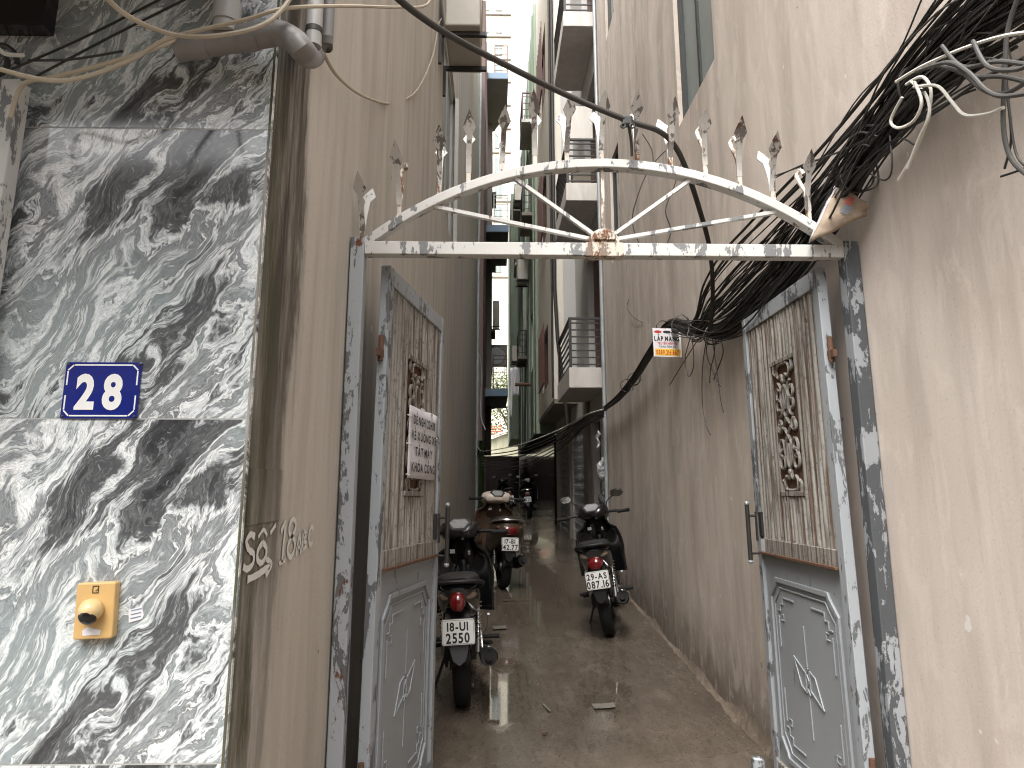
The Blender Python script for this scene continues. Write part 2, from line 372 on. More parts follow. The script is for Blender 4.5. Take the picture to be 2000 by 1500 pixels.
M['paint_rusty'] = paint_mat('rusted_white_paint', (.62, .56, .48), (.22, .17, .13), (.20, .085, .04), .55, .53)
M['shaded_spike_paint'] = paint_mat('shaded_spike_paint', (.50, .475, .44), (.15, .13, .115), (.14, .07, .04), .51, .575)  # front blades only: their shading is put into this darker paint
M['post_left'] = paint_mat('post_paint', (.38, .405, .43), (.13, .135, .14), RUST, .56, .62)
M['post_right'] = paint_mat('post_paint_dark', (.32, .34, .36), (.085, .092, .10), RUST, .47, .64)
M['iron'] = plain('dark_iron', (.045, .042, .04), .55, .3)
M['rust_iron'] = plain('rusted_iron', (.13, .065, .038), .85, 0, .6, 20)
M['black_plastic'] = plain('black_cable', (.016, .015, .014), .5, 0, .3, 6)
M['dusty_cable'] = plain('dusty_black_cable', (.045, .04, .035), .65, 0, .4, 6)
M['grey_cable'] = plain('grey_cable', (.075, .072, .068), .6, 0, .3, 5)
M['white_cable'] = plain('white_cable', (.66, .64, .58), .5, 0, .2, 6)
M['beige_cable'] = plain('beige_cable', (.42, .36, .27), .6, 0, .35, 6)
M['pvc'] = plaster('grey_pvc_pipe', (.30, .29, .28), (.37, .36, .35), (.42, .41, .40), None, .03, (9, 9, 2), .45)
M['pvc_dark'] = plaster('weathered_pvc_pipe', (.16, .15, .145), (.21, .20, .195), (.24, .23, .225), None, .03, (9, 9, 2), .5)
M['conduit'] = plain('pale_conduit', (.40, .42, .43), .4, .2, .4, 9)
M['blue_enamel'] = plain('blue_enamel', (.012, .022, .20), .12, 0, .25, 8, Coat_Weight=.6)
M['white_enamel'] = plain('white_enamel', (.82, .82, .80), .2, 0, .06, 8)
M['bell'] = plain('yellowed_plastic', (.60, .39, .16), .38, 0, .16, 9)
M['bell_ball'] = plain('yellowed_ball', (.62, .45, .22), .3, 0, .16, 12)
M['black_gloss'] = plain('black_gloss', (.012, .011, .011), .14, 0, .2, 10)
M['paper'] = plain('white_paper', (.70, .68, .70), .8, 0, .08, 12)
M['ink'] = plain('black_ink', (.025, .025, .027), .8, 0, .1)
M['red_ink'] = plain('red_ink', (.45, .03, .03), .7, 0, .1)
M['yellow_print'] = plain('yellow_print', (.80, .50, .04), .6, 0, .15, 12)
M['white_paint'] = plain('hand_white_paint', (.74, .72, .68), .75, 0, .25, 30)
M['cardboard'] = plain('weathered_cardboard', (.46, .36, .27), .85, 0, .75, 22)
M['dark_glass'] = plain('dark_window_glass', (.03, .034, .036), .08, 0, .2, 4, Specular_IOR_Level=.8)
M['frosted'] = plain('frosted_pane', (.26, .30, .29), .35, 0, .2, 3)
M['window_frame'] = plain('dark_window_frame', (.035, .04, .038), .45, .2)
M['white_frame'] = plain('white_window_frame', (.58, .58, .55), .45, 0, .2)
M['ac_body'] = plain('air_conditioner_casing', (.50, .47, .41), .5, 0, .25, 4)
M['blue_paint'] = plain('faded_blue_paint', (.15, .22, .30), .6, 0, .2, 6)
M['brown_gate'] = plain('brown_gate_paint', (.035, .02, .015), .6, 0, .3, 3)
M['green_tarp'] = plain('green_tarp', (.07, .14, .035), .5, 0, .4, 5)
M['red_brown'] = plain('red_brown_wood', (.10, .035, .025), .5, 0, .3, 5)
M['plastic_bag'] = plain('plastic_bag', (.40, .40, .40), .25, 0, .3, 10)
M['roof_tile'] = plain('orange_roof_tile', (.42, .17, .08), .8, 0, .3, 6)
M['leaf'] = plain('leaf_green', (.085, .13, .03), .6, 0, .5, 3)
M['bark'] = plain('bark', (.10, .075, .05), .9, 0, .4, 8)
M['grout'] = plain('pale_grout', (.42, .42, .40), .9)
M['mortar'] = plain('dirty_mortar', (.20, .16, .12), .95, 0, .5, 12)
M['wet_paper'] = plain('wet_paper', (.22, .20, .175), .3, 0, .5, 25)
M['wood'] = plain('rotten_wood', (.12, .08, .05), .9, 0, .4, 12)

# ================================================================== GROUND
gr = MB()
xs = [-150, -40, -12, -5, -2, -1]+[-.6+.2*i for i in range(12)]+[2.2, 3, 5, 12, 40, 150]
ys = [-150, -40, -15, -6, -2, 0]+[.5+.25*i for i in range(84)]+[23, 26, 30, 34, 40, 60, 100, 180]
vv = [(x, y, gz(y)) for y in ys for x in xs]
nx = len(xs)
gr.add(vv, [(j*nx+i, j*nx+i+1, (j+1)*nx+i+1, (j+1)*nx+i) for j in range(len(ys)-1) for i in range(nx-1)])
ground = gr.build('ground', M['floor'], smooth=True); ground['kind'] = 'structure'

# ================================================================== HOUSES BESIDE THE ALLEY
LX, RX, FY = -.572, 1.435, 1.60
def wall_x(mb, X, y0, y1, z0, z1, holes, thick, depth=.12):
    """a wall in the plane x = X, body towards +thick, with rectangular holes (ya, yb, za, zb)"""
    ysp = sorted({y0, y1, *[h[0] for h in holes], *[h[1] for h in holes]})
    zsp = sorted({z0, z1, *[h[2] for h in holes], *[h[3] for h in holes]})
    for a, b in zip(ysp, ysp[1:]):
        for c, d in zip(zsp, zsp[1:]):
            if any(h[0] <= a and b <= h[1] and h[2] <= c and d <= h[3] for h in holes): continue
            mb.add([(X, a, c), (X, b, c), (X, b, d), (X, a, d)], [(0, 1, 2, 3)])
    for ya, yb, za, zb in holes:
        e = X+math.copysign(depth, thick)
        mb.add([(X, ya, za), (X, yb, za), (X, yb, zb), (X, ya, zb), (e, ya, za), (e, yb, za), (e, yb, zb), (e, ya, zb)], [(0, 1, 5, 4), (1, 2, 6, 5), (2, 3, 7, 6), (3, 0, 4, 7)])
    e = X+thick
    mb.add([(X, y0, z0), (X, y1, z0), (X, y1, z1), (X, y0, z1), (e, y0, z0), (e, y1, z0), (e, y1, z1), (e, y0, z1)], [(4, 5, 6, 7), (0, 3, 7, 4), (1, 2, 6, 5), (2, 3, 7, 6)])
def window_x(parent, X, ya, yb, za, zb, side, fmat, pmat, fw=.05, mull=1):
    """window in a hole of a wall x = X; side = +1 when the wall body lies towards +x"""
    xa, xb = X+side*.035, X+side*.085; x0, x1 = min(xa, xb), max(xa, xb)
    m = MB(); m.box((x0, ya, za), (x1, ya+fw, zb)); m.box((x0, yb-fw, za), (x1, yb, zb)); m.box((x0, ya+fw, za), (x1, yb-fw, za+fw)); m.box((x0, ya+fw, zb-fw), (x1, yb-fw, zb))
    f = m.build('window', fmat, parent)
    n = mull+1
    for i in range(n):
        a = ya+fw+(yb-ya-2*fw)*i/n; b = ya+fw+(yb-ya-2*fw)*(i+1)/n
        px = X+side*(.055+.012*(i % 2)); box('pane', (min(px, px+side*.006), a+.003, za+fw), (max(px, px+side*.006), b-.003, zb-fw), pmat, f)
        if i: box('mullion', (x0+.004, a-.02, za+fw), (x1-.004, a+.02, zb-fw), fmat, f)
    return f

# --- left town house: marble street front, plastered side along the alley
lh = thing('town_house', 'town house with grey swirled marble street front and stained beige side wall', 'house', (LX, FY, 0))
def P0(o): o.matrix_parent_inverse = Matrix.Translation(-Vector(o.parent.location)); return o
LW = (6.75, 8.75, 4.35, 6.55)
m = MB(); wall_x(m, LX, FY+.03, 9.2, -.1, 9.6, [LW], -.25); P0(m.build('side_wall', M['wall_left'], lh))
m = MB(); wall_x(m, LX, 9.2, 20.6, -.1, 14.5, [], -.25); P0(m.build('rear_side_wall', M['wall_left'], lh))
P0(MB().box((-6, FY+.032, -.1), (LX-.26, FY+.25, 9.6)).build('front_wall', M['wall_grey'], lh))
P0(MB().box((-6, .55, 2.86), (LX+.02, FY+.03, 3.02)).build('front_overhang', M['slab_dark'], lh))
P0(MB().box((-6, FY-.02, 3.03), (LX, FY+.031, 9.6)).build('upper_front', M['wall_grey'], lh))
wdw = window_x(lh, LX, *LW[:2], *LW[2:], -1, M['white_frame'], M['frosted'], .07); P0(wdw)
P0(box('window_trim', (LX+.001, LW[1]-.09, LW[2]-.05), (LX+.05, LW[1]+.02, LW[3]), M['white_frame'], lh))
# marble tiles, all cut from one print: every tile shares the mesh
TW, TH = 1.20, .726
tile_me = MB().box((0, -.014, 0), (TW, 0, TH-.0012)).mesh('marble_tile', M['marble'])
for k, z0 in enumerate((.09, .816, 1.542, 2.268)):
    for i in range(1):
        t_ = link('marble_tile', tile_me, lh, .0015, 1); t_.location = Vector((LX-TW+.004, FY+.03, z0))-Vector(lh.location)
P0(box('tile_backing', (LX-1.21, FY+.0165, -.1), (LX-.004, FY+.0315, 2.86), M['grout'], lh))
P0(box('corner_trim', (LX-.003, FY+.014, -.1), (LX+.0025, FY+.034, 2.86), M['wall_left'], lh))
P0(box('plinth', (LX-1.2, FY+.0, -.1), (LX-.004, FY+.0164, .085), M['slab_dark'], lh))

# --- steel entrance gate at the left edge of the marble
eg = thing('entrance_gate', 'white framed steel entrance gate with black scrollwork left of the marble', 'gate', (-1.35, FY-.02, 0))
ex = atY(38, 300, FY-.03).x
P0(box('post', (ex-.055, FY-.05, -.05), (ex-.012, FY-.006, 2.36), M['paint_white'], eg, .003))
P0(box('rail', (ex-.7, FY-.04, 2.16), (ex-.056, FY-.012, 2.205), M['paint_white'], eg, .003))
P0(box('dark_interior_sheet', (ex-.8, FY+.06, -.05), (ex-.001, FY+.075, 2.855), M['black_gloss'], eg))  # black sheet stands in for the shade inside, behind the scrolls
P0(box('door_leaf', (ex-.75, FY-.035, -.03), (ex-.075, FY-.02, 2.158), M['paint_white'], eg))
P0(box('header', (ex-.8, FY-.03, 2.52), (ex+.01, FY+.015, 2.86), M['black_gloss'], eg))
for (cx, cz, r0) in ((ex-.16, 2.31, .09), (ex-.10, 2.42, .055), (ex-.30, 2.34, .1), (ex-.24, 2.44, .05)):
    pts = [(cx+(r0*(1-.75*i/30))*math.cos(i*.36), FY-.02, cz+(r0*(1-.75*i/30))*math.sin(i*.36)) for i in range(31)]
    P0(MB().tube(pts, .007, 6).build('scroll', M['iron'], eg, smooth=True))

# --- house across the street, behind the photographer, mirrored in the marble
op = thing('street_house', 'low shop house across the street, mirrored in the polished marble', 'house', (0, -5.6, 0))
P0(box('wall', (-9, -6.4, -.1), (9, -5.6, 5.4), M['wall_brown'], op)); P0(box('parapet', (-9.1, -6.4, 5.401), (9.1, -5.5, 5.6), M['slab'], op))
for k in range(6):
    P0(box('shutter', (-8+k*2.7, -5.599, 0), (-6+k*2.7, -5.55, 2.5), M['iron'], op)); f_ = P0(box('window', (-7.7+k*2.7, -5.599, 3.3), (-6.4+k*2.7, -5.56, 4.6), M['white_frame'], op)); P0(box('pane', (-7.6+k*2.7, -5.559, 3.4), (-6.5+k*2.7, -5.55, 4.5), M['dark_glass'], f_))
# --- right house
rh = thing('plastered_house', 'tall pinkish beige plastered house wall along the right side of the alley', 'house', (RX, 4, 0))
W1 = (4.08, 4.98, 4.14, 5.75); W2 = (7.55, 8.15, 4.05, 5.35); W3 = (7.55, 8.15, 7.1, 8.5)
m = MB(); wall_x(m, RX, .35, 8.88, -.1, 9.0, [W1, W2, W3], .3)
m.add([(RX, .35, -.1), (6, .35, -.1), (6, .35, 9.0), (RX, .35, 9.0)], [(0, 1, 2, 3)])
m.add([(RX, 8.88, -.1), (3, 8.88, -.1), (3, 8.88, 9.0), (RX, 8.88, 9.0)], [(0, 1, 2, 3)])
P0(m.build('wall', M['wall_right'], rh))
for W in (W1, W2, W3): P0(window_x(rh, RX, *W, 1, M['window_frame'], M['frosted'] if W is W1 else M['dark_glass'], .055, 1 if W is W1 else 0))
# lumpy mortar fillet at the foot of the wall
def fil(u, v):
    y = 1.0+u*7.8; k = .022+.02*math.exp(-((y-4.3)/.8)**2)+.006*math.sin(y*9)+.004*math.sin(y*31); a = random.uniform(.75, 1.25)
    return (RX-k*(1-v)*a+.002*v, y, gz(y)+.001+(k*(1.6+math.sin(y*5))*v*v*a if v > .01 else -.01))
P0(MB().grid(fil, 700, 5).build('mortar_fillet', M['mortar'], rh, smooth=True))

# ================================================================== ALLEY GATE
GY = 2.60
gf = thing('arched_gateway', 'flaking white steel gateway with fan arch and spear spikes across the alley', 'gateway', (.43, GY, 0))
def G(o): return P0(o)
G(MB().box((-.566, GY-.03, -.02), (-.512, GY+.03, 2.335)).build('post', M['post_left'], gf, bevel=.004))
G(MB().box((1.372, GY-.03, -.02), (1.432, GY+.03, 2.335)).build('post', M['post_right'], gf, bevel=.004))
G(MB().box((-.5115, GY-.027, 2.266), (1.3715, GY+.027, 2.318)).build('cross_beam', M['paint_white'], gf, bevel=.003))
AR, AXC, AZC = 1.476, .43, 2.675-1.476
def arch(x, dr=0): return AZC+math.sqrt(max(0, (AR+dr)**2-(x-AXC)**2))
m = MB(); n = 40; x0, x1 = -.53, 1.39; prev = None
vs_, fs_ = [], []
for i in range(n+1):
    a0_, a1_ = math.acos((x1-AXC)/AR), math.acos((x0-AXC)/AR); a = a1_+(a0_-a1_)*i/n
    for (dr, dy) in ((-.036, -.026), (0, -.026), (0, .026), (-.036, .026)):
        vs_.append((AXC+(AR+dr)*math.cos(a), GY+dy, AZC+(AR+dr)*math.sin(a)))
for i in range(n):
    for j in range(4): fs_.append((i*4+j, i*4+(j+1) % 4, i*4+4+(j+1) % 4, i*4+4+j))
fs_ += [(0, 1, 2, 3), (n*4+3, n*4+2, n*4+1, n*4)]
m.add(vs_, fs_); G(m.build('arch', M['paint_white'], gf, bevel=.003))
HB = Vector((.424, GY, 2.33))
for q in ((848, 402), (1005, 346), (1175, 322), (1348, 352), (1515, 402)):
    e = atY(*q, GY); d = (e-HB).normalized(); e = Vector((e.x, GY, arch(e.x, -.034)))
    G(MB().bar(HB+d*.05, e, .014, .022, (0, 1, 0)).build('spoke', M['paint_white'] if q[0] != 1175 else M['paint_rusty'], gf))
hm = MB(); poly = [(HB.x+.062*math.cos(a), 2.3185+.062*math.sin(a)) for a in [math.pi*i/12 for i in range(13)]]
hm.prism(poly, GY-.022, GY+.022); hm.prism([(HB.x+.045*math.cos(a), 2.33+.045*math.sin(a)) for a in [math.pi*i/12 for i in range(13)]], GY-.03, GY+.03)
G(hm.build('hub', M['paint_rusty'], gf, smooth=True, bevel=.004))
G(MB().box((HB.x-.075, GY-.0285, 2.263), (HB.x+.075, GY+.0285, 2.3195)).build('hub_sleeve', M['paint_rusty'], gf, bevel=.003))
# spear spikes: each stem carries two blades, one bent to the front and one to the back
def blade(mb, base, tip, wd=.0105, tw=.026, bend=0):
    base, tip = Vector(base), Vector(tip); d = tip-base
    pts = []
    for k in range(9):
        s = k/8; c = base.lerp(tip, s); c.z += .03*math.sin(s*math.pi)*0; c.y = base.y+(tip.y-base.y)*s**1.7
        wdt = wd if s < .66 else tw if abs(s-.75) < .01 else (tw*.55 if s < .95 else .001)
        pts.append((c, wdt))
    v, f = [], []
    for c, wt_ in pts:
        nrm = Vector((0, 1, 0))*.0028
        v += [c+Vector((-wt_, 0, 0))-nrm, c+Vector((wt_, 0, 0))-nrm, c+Vector((wt_, 0, 0))+nrm, c+Vector((-wt_, 0, 0))+nrm]
    for k in range(8):
        for j in range(4): f.append((k*4+j, k*4+(j+1) % 4, k*4+4+(j+1) % 4, k*4+4+j))
    f += [(0, 1, 2, 3), (35, 34, 33, 32)]; mb.add(v, f)
for i, x in enumerate((-.528, -.386, -.229, -.113, .022, .155, .284, .425, .571, .707, .847, .985, 1.117, 1.256)):
    z = arch(x); h = .262+random.uniform(-.015, .015)
    if i in (4,): h *= .95
    jx = random.uniform(-.012, .012)
    s = MB().box((x-.0085, GY-.006, z-.004), (x+.0085, GY+.006, z+.05)).build('spike', M['paint_rusty'], gf); G(s)
    b = MB(); blade(b, (x, GY-.004, z+.045), (x+jx, GY-.10+random.uniform(-.015, .015), z+h)); G(b.build('front_blade', M['shaded_spike_paint'], s))
    if i not in (1, 10, 11, 13):
        b = MB(); blade(b, (x, GY+.004, z+.045), (x-jx, GY+.125+random.uniform(-.02, .02), z+h+.03)); G(b.build('back_blade', M['paint_white'], s))
    else:      # blade curled over into a knob
        b = MB(); pts = [(x, GY+.004, z+.045), (x+.004, GY+.02, z+.13), (x-.006, GY+.05, z+.2), (x, GY+.075, z+.235), (x+.012, GY+.06, z+.25), (x+.016, GY+.045, z+.225)]
        b.tube(spline(pts, 4), [.007]*9+[.009, .011, .013, .015, .016, .016, .015, .014, .012, .011, .01, .008, .006], 6) if False else b.tube(spline(pts, 4), .009, 6)
        G(b.build('back_blade', M['paint_rusty'], s, smooth=True))

def gate_leaf(label, hinge, free, s, tilt, orn):
    """s = sign of the face that shows (local y)"""
    hx, hy = hinge; fx, fy = free; L = math.hypot(fx-hx, fy-hy); rz = math.atan2(fy-hy, fx-hx)
    g = thing('gate_leaf', label, 'gate', (hx, hy, 0), group='leaves of the alley gate', rot=(0, tilt, rz))
    zb, zt = .085, 2.255
    T = .02
    def bx(name, a, b, mat, bev=.003, par=None): return box(name, a, b, M[mat], par or g, bev)
    bx('hinge_stile', (0, -T, zb), (.052, T, zt), 'paint'); bx('lock_stile', (L-.045, -T, zb), (L, T, zt), 'paint')
    bx('top_rail', (.0525, -T+.001, zt-.075), (L-.0455, T-.001, zt-.001), 'paint')
    bx('middle_rail', (.0525, -T+.001, 1.075), (L-.0455, T-.001, 1.145), 'paint_slat')
    bx('middle_lip', (.054, s*.0195 if s > 0 else -.034, 1.070), (L-.047, .034 if s > 0 else -.0195, 1.082), 'rust_iron', .002)
    bx('bottom_rail', (.0525, -T+.001, zb+.001), (L-.0455, T-.001, zb+.07), 'paint_slat')
    # vertical slats, half round, butted side by side; a window for the ornament in the middle
    u0, u1 = .060, L-.053; ns = 21; p = (u1-u0)/ns; oa, ob, oz0, oz1 = orn
    prof = [(-.42, 0), (-.37, .6), (-.2, 1.0), (0, 1.1), (.2, 1.0), (.37, .6), (.42, 0)]
    def slat_mesh(za, zc):
        mb = MB(); v = []
        for z in (za, zc): v += [(q[0]*p, s*(q[1]*.012), z) for q in prof]+[(.42*p, -s*.004, z), (-.42*p, -s*.004, z)]
        k = 9; mb.add(v, [(i, (i+1) % k, k+(i+1) % k, k+i) for i in range(k)]+[tuple(range(k))[::-1], tuple(range(k, 2*k))])
        return mb.mesh('slat', M['paint_slat'], True)
    full, up, dn = slat_mesh(1.1455, zt-.076), slat_mesh(oz1+.012, zt-.076), slat_mesh(1.1455, oz0-.012)
    for i in range(ns):
        u = u0+p*(i+.5)
        for me in ((up, dn) if oa < u < ob else (full,)):
            o = link('slat', me, g); o.location = (u, random.uniform(-.0025, .0025), 0)
    bx('slat_backing', (.0527, -.0125 if s > 0 else .0075, 1.146), (L-.0457, -.0075 if s > 0 else .0125, zt-.0765), 'rust_iron', 0)
    # pressed scrollwork panel
    k = MB(); hw, hh = (ob-oa)/2, (oz1-oz0)/2; cu, cz = (oa+ob)/2, (oz0+oz1)/2
    pan = bx('scroll_panel', (oa+.002, -.006, oz0), (ob-.002, -.002, oz1), 'rust_iron', 0) if s > 0 else bx('scroll_panel', (oa+.002, .002, oz0), (ob-.002, .006, oz1), 'rust_iron', 0)
    fr = MB()
    for a, b in (((oa, oz0), (ob, oz0)), ((oa, oz1), (ob, oz1))): fr.bar((a[0], s*.008, a[1]), (b[0], s*.008, b[1]), .02, .016, (0, 1, 0))
    fr.build('scroll_border', M['paint_slat'], pan, bevel=.002)
    def sc(pts, r=.0075):
        for mx in (1, -1):
            q = [(cu+mx*a*hw*.86, s*.008, cz+b*hh) for a, b in pts]
            MB().tube(spline(q, 4), r, 6).build('scroll', M['paint_slat'], pan, smooth=True)
    def curl(cx, cy, r, a0, turns, dirn=1):
        return [(cx+(r*(1-.7*i/14))*math.cos(a0+dirn*turns*2*math.pi*i/14)*1.0, cy+(r*(1-.7*i/14))*math.sin(a0+dirn*turns*2*math.pi*i/14)*hw/hh) for i in range(15)]
    for sg in (1, -1):
        sc([(0, sg*.95), (.5, sg*.93), (.62, sg*.82), (.45, sg*.74), (.2, sg*.78), (.05, sg*.70)])
        sc(curl(.62, sg*.52, .36, 1.6, 1.15, sg)); sc(curl(.6, sg*.30, .34, -1.6, 1.1, -sg))
        sc([(0, sg*.62), (.3, sg*.50), (.34, sg*.36), (.22, sg*.22), (0, sg*.13)])
        sc([(.08, sg*.58), (.14, sg*.44), (.05, sg*.26)], .006)
        MB().lathe([(0, -.012), (.011, -.008), (.014, 0), (.011, .008), (0, .012)], (cu, s*.01, cz+sg*hh*.68), 'y', 10).build('scroll_boss', M['paint_slat'], pan, smooth=True)
    sc([(0, .13), (.35, .02), (.62, .10), (.8, .03), (.6, -.05), (.35, -.02), (0, -.13)])
    sc(curl(.72, 0, .24, 2.4, 1, 1)); sc([(.85, .97), (.9, .85), (.72, .80)]); sc([(.85, -.97), (.9, -.85), (.72, -.80)])
    # lower panel with pressed mouldings
    ly = (-.004, .004)
    bx('lower_panel', (.0527, ly[0], zb+.0705), (L-.0457, ly[1], 1.0695), 'paint_panel', 0)
    pa, pb, pc, pd = .115, L-.105, .20, .965
    def mould(pts, wd, hgt, name='moulding', closed=False):
        mb = MB(); P_ = pts+([pts[0]] if closed else [])
        for a, b in zip(P_, P_[1:]):
            a3, b3 = Vector((a[0], s*(.004+hgt/2), a[1])), Vector((b[0], s*(.004+hgt/2), b[1])); d = (b3-a3).normalized()*wd*.25
            mb.bar(a3-d, b3+d, wd, hgt, (0, 1, 0))
        return mb.build(name, M['paint_panel'], g, bevel=.003)
    def oct_(i, c): # frame with concave corners
        a, b, c0, d = pa+i, pb-i, pc+i, pd-i
        return [(a+c, c0), (b-c, c0), (b-c*.75, c0+c*.35), (b-c*.3, c0+c*.75), (b, c0+c), (b, d-c), (b-c*.3, d-c*.75), (b-c*.75, d-c*.35), (b-c, d), (a+c, d), (a+c*.75, d-c*.35), (a+c*.3, d-c*.75), (a, d-c), (a, c0+c), (a+c*.3, c0+c*.75), (a+c*.75, c0+c*.35)]
    mould(oct_(0, .075), .022, .012, closed=True); mould(oct_(.034, .07), .008, .006, closed=True)
    for sx in (0, 1):
        for sz in (0, 1):
            def cn(a, b): return ((pa+.075+a) if sx == 0 else (pb-.075-a), (pc+.075+b) if sz == 0 else (pd-.075-b))
            mould([cn(.05, 0), cn(.17, 0)], .010, .006); mould([cn(.05, .0), cn(.05, .03), cn(.02, .03), cn(.02, .06), cn(-.01, .06)], .009, .006); mould([cn(-.005, .085), cn(-.005, .22)], .009, .006)
            mould([cn(.03, .075), cn(.05, .075), cn(.05, .1), cn(.02, .1)], .007, .005)
    mu, mz = (pa+pb)/2, (pc+pd)/2
    mould([(mu+.02, mz+.03), (mu+.13, mz+.075), (mu+.07, mz-.03), (mu+.02, mz-.045)], .010, .006, 'diamond_moulding', True)
    mould([(mu-.02, mz+.045), (mu-.07, mz+.03), (mu-.13, mz-.075), (mu-.02, mz-.03)], .010, .006, 'diamond_moulding', True)
    mould([(mu, mz+.06), (mu+.005, mz+.22)], .009, .005, 'diamond_moulding'); mould([(mu-.005, mz-.22), (mu, mz-.06)], .009, .005, 'diamond_moulding')
    mould([(mu-.015, mz-.05), (mu+.012, mz-.025), (mu-.01, mz+.005), (mu+.012, mz+.03), (mu-.008, mz+.055)], .008, .006, 'diamond_moulding')
    # pull handle, standing off the face, lock slot and hinges
    h = bx('handle', (L-.021, s*.0205 if s > 0 else -.028, 1.13), (L-.009, .028 if s > 0 else -.0205, 1.27), 'iron', .001)
    MB().tube([(L-.015, s*.065, 1.03), (L-.015, s*.065, 1.31)], .011, 12).build('grip', M['iron'], h, smooth=True)
    for z in (1.07, 1.25): MB().tube([(L-.015, s*.018, z), (L-.015, s*.066, z)], .006, 8).build('standoff', M['iron'], h, smooth=True)
    for z in (1.03, 1.31): MB().lathe([(0, -.013), (.010, -.009), (.0135, 0), (.010, .009), (0, .013)], (L-.015, s*.065, z), 'z', 12).build('knob', M['conduit'], h, smooth=True)
    bx('lock_slot', (L-.085, s*.013 if s > 0 else -.024, 1.155), (L-.048, .024 if s > 0 else -.013, 1.27), 'iron', .002)
    for z in (.35, 1.86):
        hg = MB().tube([(-.016, 0, z), (-.016, 0, z+.10)], .011, 10).build('hinge', M['rust_iron'], g, smooth=True)
        MB().box((-.05, -.008, z+.015), (-.0005, .008, z+.045)).build('hinge_plate', M['rust_iron'], hg)
    return g, L
gl, LL = gate_leaf('left gate leaf with a white notice tied over its scrollwork', (-.455, 2.62), (-.300, 3.476), -1, R(1.6), (.31, .60, 1.36, 1.945))
grr, LR = gate_leaf('right gate leaf with bare rusty scrollwork, standing open beside the cables', (1.318, 2.62), (1.325, 3.51), 1, R(1.2), (.31, .57, 1.355, 1.955))
st_ = box('white_sticker', (LR-.10, .0205, 1.083), (LR-.055, .0215, 1.14), M['paper'], grr)

# paper notice tied to the left leaf
nt = thing('paper_notice', 'white printed notice in capital letters tied to the left gate leaf', 'notice', gl.location, rot=tuple(gl.rotation_euler))
nu0, nu1, nz0, nz1 = .325, .765, 1.425, 1.735
m = MB(); m.grid(lambda u, v: (nu0+(nu1-nu0)*u, -.019-.004*math.sin(u*5)*math.sin(v*4+1)-.003*u, nz0+(nz1-nz0)*v), 12, 8)
sh = m.build('sheet', M['paper'], nt, smooth=True); sm = sh.modifiers.new('solid', 'SOLIDIFY'); sm.thickness = .0012
for i, ln in enumerate(('ĐỀ NGHỊ 22H30', 'VỀ XUỐNG XE', 'TẮT MÁY', 'KHÓA CỔNG')):
    text('lettering', ln, .054, M['ink'], nt, basis((1, 0, 0), (0, 0, 1), ((nu0+nu1)/2, -.0275, nz1-.058-i*.068)), .0016, (.80, .92, .95, .95)[i], 1.7)
for (u, z) in ((nu0, nz1-.05), (nu0, nz0+.14), (nu0+.01, nz0+.01), (nu1-.005, nz0+.2), (nu0+.2, nz1), (nu0+.33, nz1-.003)):
    MB().tube([(u-.018, -.016, z+.004), (u, -.027, z), (u+.014, -.025, z-.004)], .003, 6).build('tie', M['white_enamel'], nt)

# stub of grey pipe set in the floor by the right leaf
sp = atZ(1481, 1500, .11); st = thing('pipe_stub', 'short dark grey pipe stub standing on the floor beside the right gate leaf', 'bollard', (sp.x, sp.y, gz(sp.y)))
MB().lathe([(0, 0), (.031, 0), (.031, .135), (.029, .139), (.024, .139), (.022, .12), (0, .12)], (0, 0, 0), 'z', 24).build('tube', M['post_right'], st, smooth=True)
MB().lathe([(0, .121), (.0215, .121), (.0215, .132), (.012, .137), (0, .135)], (0, 0, 0), 'z', 16).build('fill', M['paper'], st, smooth=True)

# ================================================================== THINGS ON THE LEFT HOUSE
# house number plate
pc = atY(197, 762, FY+.01); hp = thing('house_number_plate', 'blue enamel house number plate reading 28 on the marble', 'sign', (pc.x, FY+.016, pc.z))
pw, ph = .087, .066
def rrect(w_, h_, r_, n=4):
    return [(sx*(w_-r_)+r_*math.cos(a0+k*math.pi/2/n), sz*(h_-r_)+r_*math.sin(a0+k*math.pi/2/n)) for sx, sz, a0 in ((1, 1, 0), (-1, 1, math.pi/2), (-1, -1, math.pi), (1, -1, 1.5*math.pi)) for k in range(n+1)]
MB().prism(rrect(pw, ph, .004), -.005, 0).build('plate', M['blue_enamel'], hp, bevel=.0018)
def strip(a, b, wd=.0032): MB().bar((a[0], -.0054, a[1]), (b[0], -.0054, b[1]), wd, .0006, (0, 1, 0)).build('border_line', M['white_enamel'], hp)
ix, iz = pw-.007, ph-.007
for sg in (1, -1):
    strip((-ix+.014, sg*iz), (ix-.014, sg*iz)); strip((sg*ix, iz-.014), (sg*ix, .012)); strip((sg*ix, -.012), (sg*ix, -iz+.014))
    for s2 in (1, -1): strip((sg*(ix-.012), s2*iz), (sg*ix, s2*(iz-.012)))
text('numeral', '2', .108, M['white_enamel'], hp, basis((1, 0, 0), (0, 0, 1), (-.030, -.0056, -.003)), .0045, .80)
text('numeral', '8', .108, M['white_enamel'], hp, basis((1, 0, 0), (0, 0, 1), (.032, -.0056, -.003)), .0045, .80)
for sx in (1, -1):
    for sz in (1, -1): MB().lathe([(0, -.0075), (.003, -.0065), (.0035, -.005)], (sx*(pw-.0055), 0, sz*(ph-.0055)), 'y', 10).build('screw', M['iron'], hp, smooth=True)

